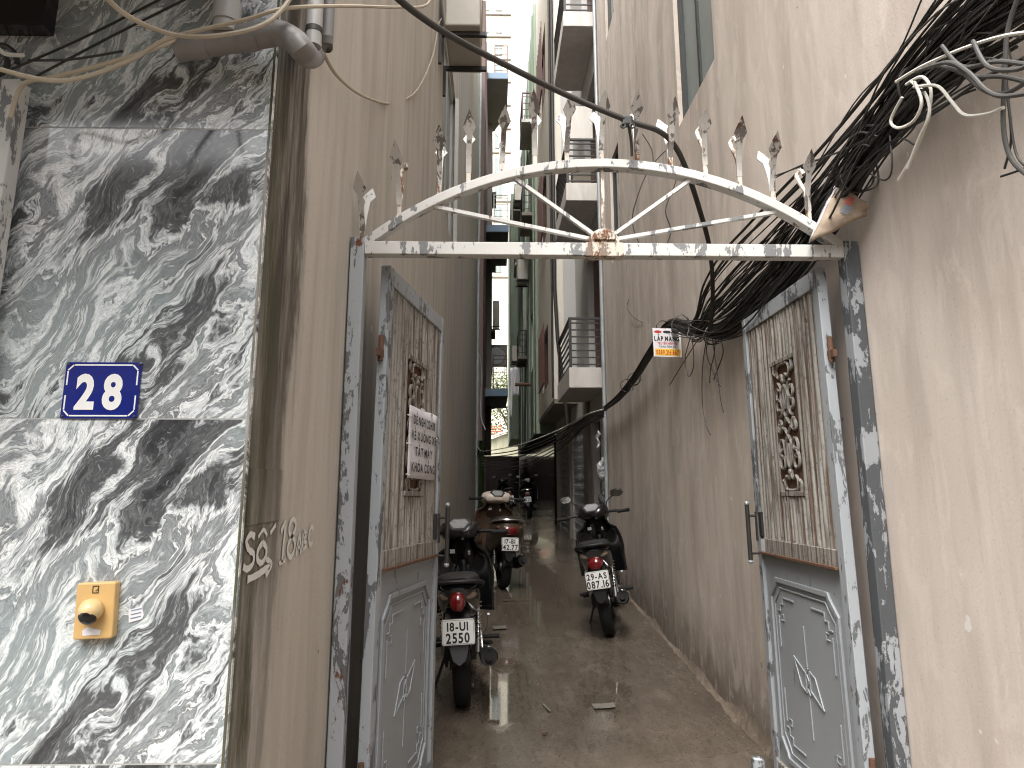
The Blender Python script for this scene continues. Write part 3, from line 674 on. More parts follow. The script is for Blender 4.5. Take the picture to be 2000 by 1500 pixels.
# yellowed bell unit
bc = atY(187, 1192, FY+.0); bl = thing('door_sensor', 'yellowed plastic door sensor with a ball eye on the marble', 'doorbell', (bc.x, FY+.016, bc.z), rot=(0, R(-2), 0))
MB().prism(rrect(.0415, .058, .005), -.022, 0).build('back_plate', M['bell'], bl, bevel=.003)
MB().lathe([(.0, -.060), (.012, -.0575), (.020, -.050), (.0245, -.040), (.0245, -.032), (.021, -.0215)], (0, 0, .003), 'y', 24).build('ball', M['bell_ball'], bl, smooth=True)
mm = MB(); mm.lathe([(0, -.0275), (.010, -.026), (.0165, -.021), (.019, -.0155)], (0, 0, 0), 'y', 20); lens = mm.build('lens', M['black_gloss'], bl, smooth=True)
lens.location = (0, -.034, .003-.0025); lens.rotation_euler = (R(38), 0, 0)
fr = MB()
for a, b in (((-.006, .037), (.006, .037)), ((-.006, .051), (.006, .051)), ((-.006, .037), (-.006, .051)), ((.006, .037), (.006, .051)), ((.0, .041), (.006, .045))): fr.bar((a[0], -.0225, a[1]), (b[0], -.0225, b[1]), .0016, .001, (0, 1, 0))
fr.build('emblem', M['iron'], bl)
MB().prism([(-.022, -.040), (-.010, -.031), (.002, -.036), (.018, -.040), (.016, -.049), (-.020, -.050)], -.0232, -.0224).build('paint_smear', M['paper'], bl)
# torn sticker
sc_ = atY(260, 1203, FY+.0); tk = tag(MB().prism([(-.015, -.017), (.013, -.009), (.016, .0), (.014, .004), (.010, .017), (-.018, .010)], -.0012, 0).build('torn_sticker', M['paper']), 'small torn pale sticker on the marble right of the yellow sensor', 'sticker')
tk.location = (sc_.x, FY+.0155, sc_.z)
for k in range(3): MB().bar((-.012, -.0016, -.008+k*.008), (.010, -.0016, -.003+k*.008), .0022, .0004, (0, 1, 0)).build('printed_line', M['blue_paint'], tk)

# grey drain pipes over the corner
dp = thing('drain_pipe', 'thick grey plastic drain pipe bending round the top corner of the marble', 'pipe', (LX, FY-.1, 2.4))
pa_ = atY(345, 96, FY-.055); pb_ = atY(520, 68, FY-.055); pcor = atY(562, 68, FY-.05)
ptsA = [pa_, pb_, atY(548, 66, FY-.058), atY(575, 80, FY-.062)]
last = [atY(592, 100, FY-.05), atX(605, 112, LX+.045), atX(614, 108, LX+.045)]
P0(MB().tube(spline(ptsA+last, 6), .031, 20).build('horizontal_pipe', M['pvc_dark'], dp, smooth=True))
for t_ in (.25, .80):
    c = pa_.lerp(pb_, t_); d = (pb_-pa_).normalized()*.02
    P0(MB().tube([c-d, c+d], .0335, 20).build('coupling', M['pvc_dark'], dp, smooth=True))
vt = atY(440, 60, FY-.075)
P0(MB().tube([Vector((vt.x, FY-.075, vt.z-.005)), Vector((vt.x, FY-.075, 2.86))], .0285, 20).build('vertical_pipe', M['pvc'], dp, smooth=True))
P0(MB().tube([Vector((vt.x, FY-.075, vt.z+.02)), Vector((vt.x, FY-.075, vt.z+.075))], .0325, 20).build('coupling', M['pvc'], dp, smooth=True))
d2 = thing('down_pipe', 'pale grey down pipe hanging at the corner beside the thick drain pipe', 'pipe', (LX+.07, FY+.2, 2.4))
q = atX(606, 30, LX+.075); q2 = atX(612, 78, LX+.075)
P0(MB().tube([q2+Vector((0, 0, -.02)), Vector((q2.x, q2.y, q2.z+1.6))], .0215, 18).build('pipe', M['pvc'], d2, smooth=True))
P0(MB().tube([q2+Vector((0, 0, .02)), q2+Vector((0, 0, .035))], .0228, 18).build('clamp', M['iron'], d2, smooth=True))
q3 = atX(640, 70, LX+.06)
P0(MB().tube(spline([Vector((q3.x, q3.y, q3.z)), Vector((q3.x-.005, q3.y+.02, q3.z+.05)), Vector((q3.x-.01, q3.y+.02, q3.z+.9))], 5), .017, 14).build('branch_pipe', M['pvc_dark'], d2, smooth=True))

# hand-painted address on the side wall, over a patched rectangle
ad = thing('painted_address', 'hand painted white address with an arrow on the stained side wall', 'lettering', (LX, 1.88, 1.22))
P0(MB().box((LX-.001, 1.645, 1.30), (LX+.003, 1.90, 1.43)).build('plaster_patch', M['wall_left'], ad))
def wl(y, z): return (LX+.0042, y, z)
def brush(pts, r=.0075, name='brush_stroke'):
    P_ = spline([Vector((0, a, b)) for a, b in pts], 6); v = []; mb = MB(); nn = len(P_)
    for i, p_ in enumerate(P_):
        d = (P_[min(i+1, nn-1)]-P_[max(i-1, 0)]).normalized(); nrm = Vector((0, -d.z, d.y))
        rr = r*(.85+.3*random.random()); v += [Vector((LX+.0036, p_.y, p_.z))+nrm*rr, Vector((LX+.0036, p_.y, p_.z))-nrm*rr]
    mb.add(v, [(2*i, 2*i+1, 2*i+3, 2*i+2) for i in range(nn-1)]); P0(mb.build(name, M['white_paint'], ad))
S0 = 1.622
brush([(S0+.085, 1.2710), (S0+.055, 1.2788), (S0+.03, 1.2650), (S0+.05, 1.2452), (S0+.085, 1.2320), (S0+.085, 1.2110), (S0+.05, 1.2020), (S0+.02, 1.2110)], 0.0074)
brush([(S0+.145, 1.2530), (S0+.115, 1.2380), (S0+.115, 1.2170), (S0+.145, 1.2050), (S0+.175, 1.2170), (S0+.175, 1.2380), (S0+.145, 1.2530)], 0.0074)
brush([(S0+.11, 1.2680), (S0+.145, 1.2830), (S0+.175, 1.2680)], 0.0047); brush([(S0+.20, 1.2710), (S0+.24, 1.2890)], 0.0062)
brush([(S0+.055, 1.1780), (S0+.13, 1.1810), (S0+.215, 1.1912)], 0.0086); brush([(S0+.18, 1.2110), (S0+.225, 1.1930), (S0+.185, 1.1690)], 0.0070)
brush([(S0+.29, 1.2680), (S0+.325, 1.2890), (S0+.32, 1.2380), (S0+.315, 1.1870)], 0.0078); brush([(S0+.29, 1.1870), (S0+.345, 1.1888)], 0.0062)
brush([(S0+0.400, 1.2470), (S0+0.365, 1.2620), (S0+0.370, 1.2860), (S0+0.400, 1.2950), (S0+0.425, 1.2800), (S0+0.415, 1.2590), (S0+0.370, 1.2350), (S0+0.360, 1.2110), (S0+0.390, 1.1930), (S0+0.425, 1.2080), (S0+0.425, 1.2320), (S0+0.400, 1.2470)], 0.0070)
for k, ch in enumerate('ABC'):
    y0 = S0+.445+k*.065; z0 = 1.192+k*.007
    if ch == 'A': brush([(y0, z0), (y0+.028, z0+0.0540), (y0+.052, z0)], .007); brush([(y0+.01, z0+0.0202), (y0+.045, z0+0.0202)], .005)
    if ch == 'B': brush([(y0, z0), (y0, z0+0.0562)], .007); brush([(y0, z0+0.0562), (y0+.04, z0+0.0446), (y0+.006, z0+0.0302), (y0+.048, z0+0.0144), (y0, z0)], .006)
    if ch == 'C': brush([(y0+.05, z0+0.0475), (y0+.02, z0+0.0562), (y0, z0+0.0288), (y0+.02, z0+0.0029), (y0+.05, z0+0.0086)], .007)

# ================================================================== CABLES
def cable(label, pts, r, mat, group=None, name='cable', n=7, cat='cable', div=7):
    o = MB().tube(spline(pts, div), r, n).build(name, M[mat], None, smooth=True)
    return tag(o, label, cat, group)
def Q(x, y, Y): return atY(x, y, Y)
cable('beige cable hanging in a deep curve in front of the drain pipe', [Q(180, -40, 1.15), Q(240, 25, 1.25), Q(330, 65, 1.4), Q(420, 70, 1.42), Q(520, 45, 1.46), Q(575, -15, 1.5), Q(590, -60, 1.5)], .0055, 'beige_cable')
cable('beige cable running level to the right over the drain pipe bend', [Q(-20, 130, 1.3), Q(120, 158, 1.35), Q(250, 120, 1.42), Q(330, 75, 1.44), Q(480, 38, 1.47), Q(560, 16, 1.5), Q(680, 12, 1.75), Q(780, 14, 2.1), Q(835, 8, 2.4), Q(850, -40, 2.4)], .005, 'beige_cable')
cable('second beige cable sagging low across the marble from the entrance gate', [Q(20, 230, 1.5), Q(45, 165, 1.5), Q(110, 150, 1.46), Q(230, 118, 1.47), Q(330, 84, 1.5), Q(345, 60, 1.55)], .0055, 'beige_cable')
for i, (a, b, c) in enumerate((((0, 145), (160, 75), (330, -10)), ((60, 155), (220, 70), (410, -25)), ((55, 118), (140, 116), (240, 100)))):
    cable(('leftmost long thin wire slanting up across the shaded top of the marble', 'right-hand long thin wire slanting up across the shaded top of the marble', 'short level dark wire on the marble beside the entrance gate')[i], [Q(*a, 1.52), Q(*b, 1.5), Q(*c, 1.48)], .003, 'black_plastic', 'thin wires over the marble')
cable('short pale cable curling out of the entrance gate at the top left', [Q(-10, 88, 1.4), Q(10, 105, 1.45), Q(45, 108, 1.5)], .005, 'white_cable')
cable('thin pale wire looping down the left wall below the bracket', [atX(628, 95, LX+.02), atX(660, 150, LX+.03), atX(715, 190, LX+.04), Q(770, 201, 3.6), Q(815, 175, 4.4), Q(845, 110, 5.2), Q(856, 50, 5.8), Q(862, 37, 5.95)], .006, 'beige_cable')
big = [Q(740, -45, 1.8), Q(790, 8, 1.9), Q(880, 70, 2.1), Q(1000, 133, 2.3), Q(1110, 187, 2.45), Q(1225, 235, 2.52), Q(1285, 255, 2.56), Q(1318, 285, 2.64), Q(1342, 335, 2.74), Q(1365, 405, 2.95), Q(1385, 480, 3.25), Q(1392, 560, 3.6), Q(1388, 645, 3.95)]
cable('thick black cable slung over the gate arch and dropping to the bundle', big, [.0115]*(7*12+1), 'dusty_cable', n=12)
tb = thing('cable_tie', 'black clamp where the thick cable crosses a gate spike', 'clamp', Q(1225, 237, 2.52))
P0(MB().box(Q(1225, 237, 2.52)+Vector((-.022, -.014, -.022)), Q(1225, 237, 2.52)+Vector((.022, .016, .022))).build('clamp_body', M['black_plastic'], tb, bevel=.008))
for dx in (-.02, .016): P0(MB().lathe([(.009+.004*math.cos(a), .004*math.sin(a)) for a in [2*math.pi*i/8 for i in range(9)]], Q(1225, 237, 2.52)+Vector((dx, -.016, -.028)), 'y', 14).build('clamp_ring', M['iron'], tb, smooth=True))
P0(MB().tube(spline([Q(1228, 245, 2.52), Q(1233, 280, 2.54), Q(1234, 305, 2.55)], 4), .006, 6).build('clamp_tail', M['black_plastic'], tb))
for i, pl in enumerate(([(1310, 285), (1268, 330), (1240, 400), (1236, 440), (1250, 480)], [(1330, 318), (1318, 360), (1300, 410), (1310, 450), (1298, 490)], [(1255, 262), (1272, 290), (1276, 315)])):
    cable(('long thin wire looping from the thick cable down past the hub', 'thin wavy wire dangling beside the thick cable under the arch', 'short thin wire end just right of the black clamp')[i], [Q(a, b, 2.72+.02*i) for a, b in pl], .0025, 'dusty_cable', 'loose wires under the thick cable')

# the great bundle along the right wall
XB = RX-.06
main_px = [(2080, -45), (1990, 20), (1900, 85), (1800, 175), (1720, 285), (1650, 400), (1570, 520), (1490, 605), (1425, 648), (1360, 645), (1310, 640), (1275, 690), (1240, 742), (1210, 778), (1182, 800)]
MAIN = [atX(x, y, XB) for x, y in main_px]
def bundle_strand(k, spread):
    """k = 0 follows the sagging bundle, above 0 the strands pulled straighter"""
    a, b = MAIN[3], MAIN[9]; ph = [random.uniform(-1, 1) for _ in range(20)]; out = []
    bz, by, bx_ = ph[0]*spread, ph[1]*spread*.5, abs(ph[2])*spread*.6
    for i, p in enumerate(MAIN):
        w_ = (1.5, 1.5, 1.45, 1.25, 1.1, 1.05, 1.05, 1, .85, .6, .5, .45, .4, .35, .3)[i]
        q_ = p.copy()
        if 3 < i < 9:
            s_ = (i-3)/6; ch = a.lerp(b, s_); q_ = p.lerp(ch, k)
        q_.z += bz*w_+ph[3+i % 15]*.010; q_.x -= bx_*w_+abs(ph[(i*7+5) % 19])*.008; q_.y += by*w_+ph[(i*3+4) % 19]*.012
        q_.x = min(q_.x, RX-.012)
        out.append(q_)
    return out
for i in range(78):
    k = 0 if i < 34 else random.random()*1.55; sp_ = random.uniform(.03, .10) if i < 34 else random.uniform(.04, .12)
    s = bundle_strand(k, sp_); a = 0 if i % 3 else 1; b = len(s) if i % 4 else len(s)-random.randint(2, 5)
    cable('black cable in the thick bundle strung along the right wall', s[a:b], random.choice((.0035, .004, .005, .006, .0075)), random.choice(('black_plastic', 'black_plastic', 'dusty_cable')), 'cables of the black bundle', n=6, div=5)
for i in range(34): # tangled strands between the right edge and the gate
    s = bundle_strand(random.random()*.9, random.uniform(.05, .15)); a = random.randint(0, 3); s = s[a:a+random.randint(4, 8)]; s[0] = s[1]+(s[0]-s[1])*.45+Vector((-.01, 0, random.choice((-.05, .03))))
    for p_ in s: p_.z += random.uniform(-.045, .045); p_.y += random.uniform(-.03, .03); p_.x -= random.uniform(0, .03)
    cable('short tangled black wire weaving through the bundle above the gate corner', s, random.choice((.003, .0035, .0045)), random.choice(('black_plastic', 'dusty_cable')), 'tangled wires of the bundle', n=5, div=5)
for i in range(5): # heavy trunk cables
    s = bundle_strand(0, .022); cable('heavy black trunk cable at the core of the wall bundle', s, .016, 'black_plastic', 'trunk cables of the bundle', n=8, div=5)
# lashings and tangle
for i, (x, y) in enumerate(((1300, 640), (1330, 632), (1362, 648), (1395, 655), (1240, 740), (1225, 752), (1680, 340), (1800, 170))):
    c = atX(x, y, XB-.01); t_ = Vector((random.uniform(-.2, .2), 1, random.uniform(-.4, .4))).normalized(); a = t_.orthogonal().normalized(); b = t_.cross(a)
    ring = [c+(a*math.cos(th)+b*math.sin(th))*random.uniform(.055, .075)+t_*.012*th/3 for th in [j*.7 for j in range(14)]]
    for p_ in ring: p_.x = min(p_.x, RX-.008)
    cable('wire lashing wound round the black bundle', ring, .004, random.choice(('dusty_cable', 'black_plastic', 'grey_cable')), 'lashings of the bundle', n=5, div=3)
# dangling ends below the bundle
for pl in ([(1350, 655), (1338, 700), (1345, 735), (1355, 712), (1352, 660)], [(1372, 650), (1340, 700), (1308, 752)], [(1380, 660), (1372, 720), (1372, 790), (1380, 832), (1388, 850)], [(1385, 655), (1380, 690), (1395, 730), (1407, 755)], [(1398, 640), (1395, 690), (1388, 720), (1386, 748)], [(1390, 650), (1402, 740), (1408, 785), (1413, 805)], [(1408, 660), (1412, 690), (1400, 725), (1394, 742)]):
    cable('loose black wire end dangling below the bundle beside the small sign', [atX(a, b, XB-.02-.01*random.random()) for a, b in pl], .0035, 'dusty_cable', 'loose ends below the bundle', n=5)
cable('thin brown wire curving on the right wall above the small sign', [atX(1228, 585, RX-.008), atX(1225, 602, RX-.02), atX(1238, 620, RX-.02), atX(1255, 630, RX-.006)], .003, 'dusty_cable')
# white cables hanging in loops at the upper right
for j, pl in enumerate(([(1770, 165), (1800, 150), (1818, 175), (1812, 230), (1790, 290), (1755, 352)], [(1780, 160), (1808, 185), (1815, 225), (1795, 270), (1772, 330)], [(1785, 170), (1830, 168), (1860, 200), (1885, 225), (1930, 222), (1960, 210)], [(1762, 190), (1740, 235), (1755, 250), (1785, 235), (1800, 200), (1786, 160)], [(1750, 160), (1800, 130), (1880, 95), (1960, 70), (2040, 60)])):
    cable(('white cable ends hanging straight down from the bundle at upper right', 'second white cable end hanging beside its twin at upper right', 'white cable arching right from the bundle and drooping', 'white cable loop hanging tight under the bundle', 'white cable running up along the bundle to the right edge')[j], [atX(a, b, XB-.09-.01*j) for a, b in pl], .0048, 'white_cable')
for j, pl in enumerate(([(1990, -10), (1968, 60), (1962, 150), (1960, 250), (1975, 310), (2010, 345)], [(1820, 125), (1860, 135), (1900, 150), (1960, 150), (2020, 165)], [(1850, 105), (1890, 150), (1930, 180), (1970, 180), (2020, 150)], [(1840, 90), (1880, 130), (1950, 120), (2030, 130)], [(1900, 80), (1930, 130), (1990, 135), (2030, 110)], [(1790, 140), (1850, 122), (1890, 140), (1925, 175), (1960, 188), (2030, 178)])):
    cable(('long grey cable hanging straight down at the right edge', 'grey cable running level under the white cables to the right', 'grey cable drooping lowest in the bunch at the right edge', 'grey cable curving just below the black bundle at right', 'short grey cable bowed at the extreme right edge', 'grey cable dipping twice on its way right from the bundle')[j], [atX(a, b, XB-.1-.012*j) for a, b in pl], .0058, 'grey_cable', 'grey cables at the right edge', n=8)
stray = iter(('black wire dropping straight down at the right edge', 'short black wire end below the grey cables', 'short level black wire end at the right edge', 'small black wire loop hanging under the bundle above the cardboard', 'black wire slanting up below the white cables', 'black wire running up past the grey cables to the right', 'upper thin wire stretching left from the bundle over the spikes', 'lower thin wire stretching left from the bundle over the spikes'))
for pl in ([(1975, 20), (1965, 120), (1972, 220), (1985, 300), (2010, 330)], [(1968, 190), (1975, 270), (1962, 330)], [(1955, 345), (1985, 335), (2010, 325)], [(1738, 265), (1742, 330), (1728, 352), (1700, 340)], [(1700, 335), (1760, 260), (1850, 200), (1905, 175)], [(1690, 345), (1770, 250), (1860, 185), (1960, 130)], [(1510, 345), (1600, 312), (1680, 280), (1740, 240)], [(1505, 352), (1560, 325), (1630, 300), (1700, 268)]):
    cable(next(stray), [atX(a, b, XB-.07) for a, b in pl], .0032, 'black_plastic', 'stray wires of the bundle', n=5)
# cables crossing the alley beyond the right house
for j, (dz, mat, r) in enumerate(((0, 'white_cable', .009), (-.06, 'black_plastic', .011), (-.10, 'dusty_cable', .009), (-.15, 'black_plastic', .012), (-.21, 'black_plastic', .008), (-.26, 'dusty_cable', .008), (-.30, 'black_plastic', .01))):
    e = 10.5+j*.35; s = MAIN[-1]
    pts = [s+Vector((-.02, 0, dz*.3)), Vector((1.25, 9.6, s.z+.02+dz*.5)), Vector((.95, 10.6, s.z-.12+dz)), Vector((.5, 12.5, s.z-.22+dz*1.4)), Vector((.1, 15, s.z-.2+dz*1.5)), Vector((-.35, 18.5, s.z-.1+dz*1.2)), Vector((-.53, 20.4, s.z+.12+dz*.6))]
    cable('white cable strung across the alley to the left wall' if j == 0 else ('topmost', 'second from the top', 'third from the top', 'fourth from the top', 'fifth from the top', 'lowest')[j-1]+' black cable of the sheaf sagging across the alley', pts, r, mat, None if j == 0 else 'cables across the alley')
cable('pale cable hanging down the end of the left wall', [Vector((-.5, 20.5, 5.2)), Vector((-.42, 20.6, 4.6)), Vector((-.44, 20.7, 3.4)), Vector((-.3, 20.6, 2.9))], .018, 'conduit')

# folded cardboard wedged over the gate corner
cb = thing('folded_cardboard', 'folded weathered cardboard wedged between the cables and the gate corner', 'cardboard', (1.30, 2.52, 2.33))
A = Q(1582, 474, 2.53); B = Q(1635, 365, 2.46); C_ = Q(1698, 398, 2.40); D_ = Q(1690, 420, 2.44); F_ = Q(1610, 400, 2.62)
def sheet(name, pts, mat):
    mb = MB(); mb.grid(lambda u, v: pts[0].lerp(pts[1], u).lerp(pts[3].lerp(pts[2], u), v)+Vector((0, .006*math.sin(u*9+v*4), .004*math.sin(v*11+u*3))), 8, 6)
    o = P0(mb.build(name, mat, cb, smooth=True)); md = o.modifiers.new('solid', 'SOLIDIFY'); md.thickness = .004; return o
sheet('front_flap', [A, B, C_, D_], M['cardboard']); sheet('back_flap', [A+Vector((-.004, .004, 0)), F_, B+Vector((-.006, .01, .004)), B+Vector((-.004, .003, 0))], M['paper'])
nrm = (B-A).cross(C_-A).normalized(); nrm = -nrm if nrm.y > 0 else nrm
e1 = (C_-B).normalized(); up_ = nrm.cross(e1); up_ = -up_ if up_.z < 0 else up_
for (u, v, w_, mt) in ((.55, .52, .035, 'blue_paint'), (.8, .5, .026, 'red_ink')):
    c = A.lerp(B, u).lerp(D_.lerp(C_, u), v)+nrm*.014
    for k in range(4): P0(MB().bar(c-e1*w_/2+up_*(k*.008-.012), c+e1*w_/2+up_*(k*.008-.012), .004, .0006, nrm).build('print_mark', M[mt], cb))

# advertising card
ac = atX(1297, 674, RX-.13); sg = thing('advert_card', 'small white and yellow printed card hung on the cable bundle', 'sign', (ac.x, ac.y-.1, ac.z), rot=(R(-3), 0, R(8)))
sw = .112
MB().box((-sw, 0, -sw), (sw, .003, sw)).build('card', M['paper'], sg, bevel=.001)
MB().box((-sw+.012, -.0012, -sw+.010), (sw-.010, -.0002, -sw+.062)).build('yellow_band', M['yellow_print'], sg)
def tx(b, s_, z, mt, bold=0, sx=1, x=0): text('lettering', b, s_, M[mt], sg, basis((1, 0, 0), (0, 0, 1), (x, -.0022, z)), bold, sx)
tx('LẮP MẠNG', .050, .030, 'ink', .0020, .70); tx('TRUYỀN HÌNH HD', .026, -.008, 'red_ink', .0006, .68); tx('Combo Giảm Giá', .025, -.031, 'ink', .0003, .72); tx('0389.216.667', .048, -.077, 'red_ink', .0016, .60)
for k, mt in enumerate(('red_ink', 'ink', 'iron')): MB().prism([(-.07+k*.07+.03*math.cos(a), .083+.011*math.sin(a)) for a in [2*math.pi*i/16 for i in range(16)]], -.0014, -.0002).build('logo_oval', M[mt], sg)

# ================================================================== FARTHER UP THE ALLEY
def railing(name, parent, y, x0, x1, z0, z1, mat, nbar=5, depth=None, horiz=True):
    """open balcony railing: front run at y plus a return along x0 when depth is given"""
    r = MB()
    for x in (x0, x1): r.box((x-.018, y-.018, z0), (x+.018, y+.018, z1))
    r.box((x0-.018, y-.018, z1), (x1+.018, y+.018, z1+.03))
    if depth: r.box((x0-.018, y+.019, z1), (x0+.018, y+depth, z1+.03)); r.box((x0-.018, y+depth-.036, z0), (x0+.018, y+depth, z1))
    o = P0(r.build(name, M[mat], parent))
    for k in range(nbar):
        if horiz:
            z = z0+(z1-z0)*(k+.5)/nbar; P0(MB().box((x0+.018, y-.009, z-.009), (x1-.018, y+.009, z+.009)).build('rail', M[mat], o))
            if depth: P0(MB().box((x0-.009, y+.019, z-.009), (x0+.009, y+depth-.037, z+.009)).build('rail', M[mat], o))
        else:
            x = x0+(x1-x0)*(k+1)/(nbar+1); P0(MB().box((x-.008, y-.008, z0), (x+.008, y+.008, z1)).build('rail', M[mat], o))
    return o
def ac_unit(label, c, rz=0, wd=.78, dp=.30, ht=.55, brackets=True, group=None, reach=.12):
    """outdoor air conditioner; front with the fan grille towards local -y, back towards the wall"""
    a = thing('air_conditioner', label, 'air conditioner', c, rz, group)
    box('casing', (-wd/2, -dp/2, 0), (wd/2, dp/2, ht), M['ac_body'], a, .015)
    box('top_cover', (-wd/2-.006, -dp/2-.006, ht), (wd/2+.006, dp/2+.006, ht+.018), M['ac_body'], a, .005)
    f = MB(); r0 = ht*.40; cx = -wd*.14
    f.lathe([(r0, 0), (r0+.012, -.012), (r0+.024, 0)], (cx, -dp/2-.001, ht/2), 'y', 28); fg = f.build('fan_ring', M['ac_body'], a, smooth=True)
    MB().lathe([(0, -.0015), (r0, -.0015)], (cx, -dp/2, ht/2), 'y', 24).build('fan_opening', M['black_gloss'], fg)
    g_ = MB()
    for k in range(1, 5): g_.lathe([(r0*k/5-.003, -.006), (r0*k/5, -.010), (r0*k/5+.003, -.006)], (cx, -dp/2, ht/2), 'y', 24)
    for k in range(6):
        an = k*math.pi/6; g_.bar((cx-r0*math.cos(an), -dp/2-.008, ht/2-r0*math.sin(an)), (cx+r0*math.cos(an), -dp/2-.008, ht/2+r0*math.sin(an)), .006, .004, (0, 1, 0))
    g_.build('fan_grille', M['ac_body'], a)
    for k in range(7): box('vent_slot', (wd*.29, -dp/2-.0025, ht*.18+k*ht*.095), (wd*.45, -dp/2-.0005, ht*.18+k*ht*.095+.018), M['black_gloss'], a)
    if brackets:
        for x in (-wd*.36, wd*.36):
            b = box('bracket', (x-.022, -dp/2-.05, -.042), (x+.022, dp/2+reach, -.001), M['iron'], a)
            box('bracket_leg', (x-.02, dp/2+reach-.03, -.34), (x+.02, dp/2+reach-.001, -.0425), M['iron'], b)
    return a
# air conditioners high on the left wall
aL = ac_unit('weathered air conditioner on brackets high on the left wall', (-.335, 6.36, 5.72), R(90), .80, .34, .55, reach=.068)
for o in list(aL.children):
    if o.name.startswith('bracket'):
        e = MB().box((-.0, 0, 0), (.05, .05, .05)); 
box('bracket_cap', (-.30, -.235, -.045), (-.27, -.2205, .0), M['blue_paint'], aL)
ac_unit('upper air conditioner above its twin at the top of the left wall', (-.335, 6.5, 6.95), R(90), .80, .34, .55, reach=.068)

def conduit(name, label, pts, r, mat): return tag(MB().tube(pts, r, 10).build(name, M[mat], None, smooth=True), label, 'pipe')
conduit('conduit', 'pale conduit running up the far end of the left wall', [(LX+.03, 20.3, .42), (LX+.03, 20.3, 14.4)], .05, 'conduit')
conduit('conduit', 'pale conduit up the corner of the right house beside the balconies', [(RX-.02, 8.93, .25), (RX-.02, 8.93, 9.3)], .028, 'conduit')
conduit('conduit', 'thin black pipe beside the pale conduit at the right corner', [(RX+.02, 9.05, .25), (RX+.02, 9.05, 9.3)], .03, 'black_plastic')

# --- right: house with three stacked balconies
bh = thing('balcony_house', 'grey house with stacked concrete balconies past the right wall', 'house', (1.5, 11, 0))
BX = 1.50
dh = [(9.45, 10.9, za, za+2.0) for za in (2.93, 5.64, 8.44)]; gdoors = [(9.9, 10.7, .3, 2.3), (11.6, 13.6, .3, 2.45), (14.2, 16.4, .33, 2.45)]
m = MB(); wall_x(m, BX, 8.885, 17.2, -.1, 14.5, dh+gdoors, .3, .18); P0(m.build('wall', M['wall_grey'], bh))
for h in dh:
    for k in range(4):
        a = h[0]+(h[1]-h[0])*k/4; P0(box('door_panel', (BX+.10, a+.008, h[2]), (BX+.13, a+(h[1]-h[0])/4-.008, h[3]), M['red_brown'] if k % 2 else M['wood'], bh))
P0(box('door', (BX+.1, 9.9, .3), (BX+.13, 10.7, 2.3), M['iron'], bh))
P0(box('pillar', (BX-.05, 10.95, .2), (BX-.001, 11.5, 2.85), M['wall_brown'], bh)); P0(box('pillar', (BX-.05, 13.7, .2), (BX-.001, 14.1, 2.85), M['wall_brown'], bh))
for (a, b, c, d) in gdoors[1:]:
    gp = P0(box('folding_grille', (BX+.03, a, c), (BX+.045, a+.03, d), M['conduit'], bh))
    for k in range(1, 15): P0(box('grille_bar', (BX+.03, a+(b-a)*k/15-.008, c), (BX+.045, a+(b-a)*k/15+.008, d), M['conduit'], gp))
    for k in range(13): P0(box('grille_cross_bar', (BX+.015, a, c+.02+(d-c)*k/13-.008), (BX+.029, b, c+.02+(d-c)*k/13+.008), M['conduit'], gp))
    P0(box('dark_recess_sheet', (BX+.172, a, c), (BX+.178, b, d), M['black_gloss'], bh))  # black sheet put in for the recess's shade behind the grille
for (za, zb) in ((2.65, 2.93), (5.36, 5.63), (8.17, 8.42)):
    sl = P0(box('balcony', (1.0, 9.32, za), (BX-.001, 11.1, zb), M['slab'], bh, .008))
    railing('balcony_railing', bh, 9.36, 1.03, 1.46, zb, zb+.68, 'iron', 7, 1.7)
P0(box('balcony_junk', (1.12, 9.5, 5.64), (1.40, 9.75, 6.0), M['wall_brown'], bh, .02)); P0(box('balcony_sheet', (1.08, 9.42, 6.35), (1.42, 9.45, 6.9), M['slab'], bh))
# plastic bags hung by the corner
for i, (y, z, h, lb) in enumerate(((9.25, 1.55, .32, 'crumpled pale plastic bag hung on the wall beyond the right house'), (9.15, 1.12, .42, 'long dark bundled bag below the crumpled bag'), (9.6, 1.95, .28, 'thin pale plastic strip hung above the crumpled bag'))):
    mb = MB(); rr = [.01, .05, .09, .075, .1, .06, .02] if i < 2 else [.01, .025, .03, .02, .03, .025, .01]
    mb.tube([(BX-.08+.02*math.sin(k*2), y+.02*math.cos(k*3), z+h/2-h*k/6) for k in range(7)], rr, 9)
    o = mb.build('plastic_bag', M['plastic_bag'] if i != 1 else M['iron'], None); tag(o, lb, 'bag')
    md = o.modifiers.new('sub', 'SUBSURF'); md.levels = md.render_levels = 2; dm = o.modifiers.new('crumple', 'DISPLACE'); tx_ = bpy.data.textures.new('crumple', 'CLOUDS'); tx_.noise_scale = .06; dm.texture = tx_; dm.strength = .05

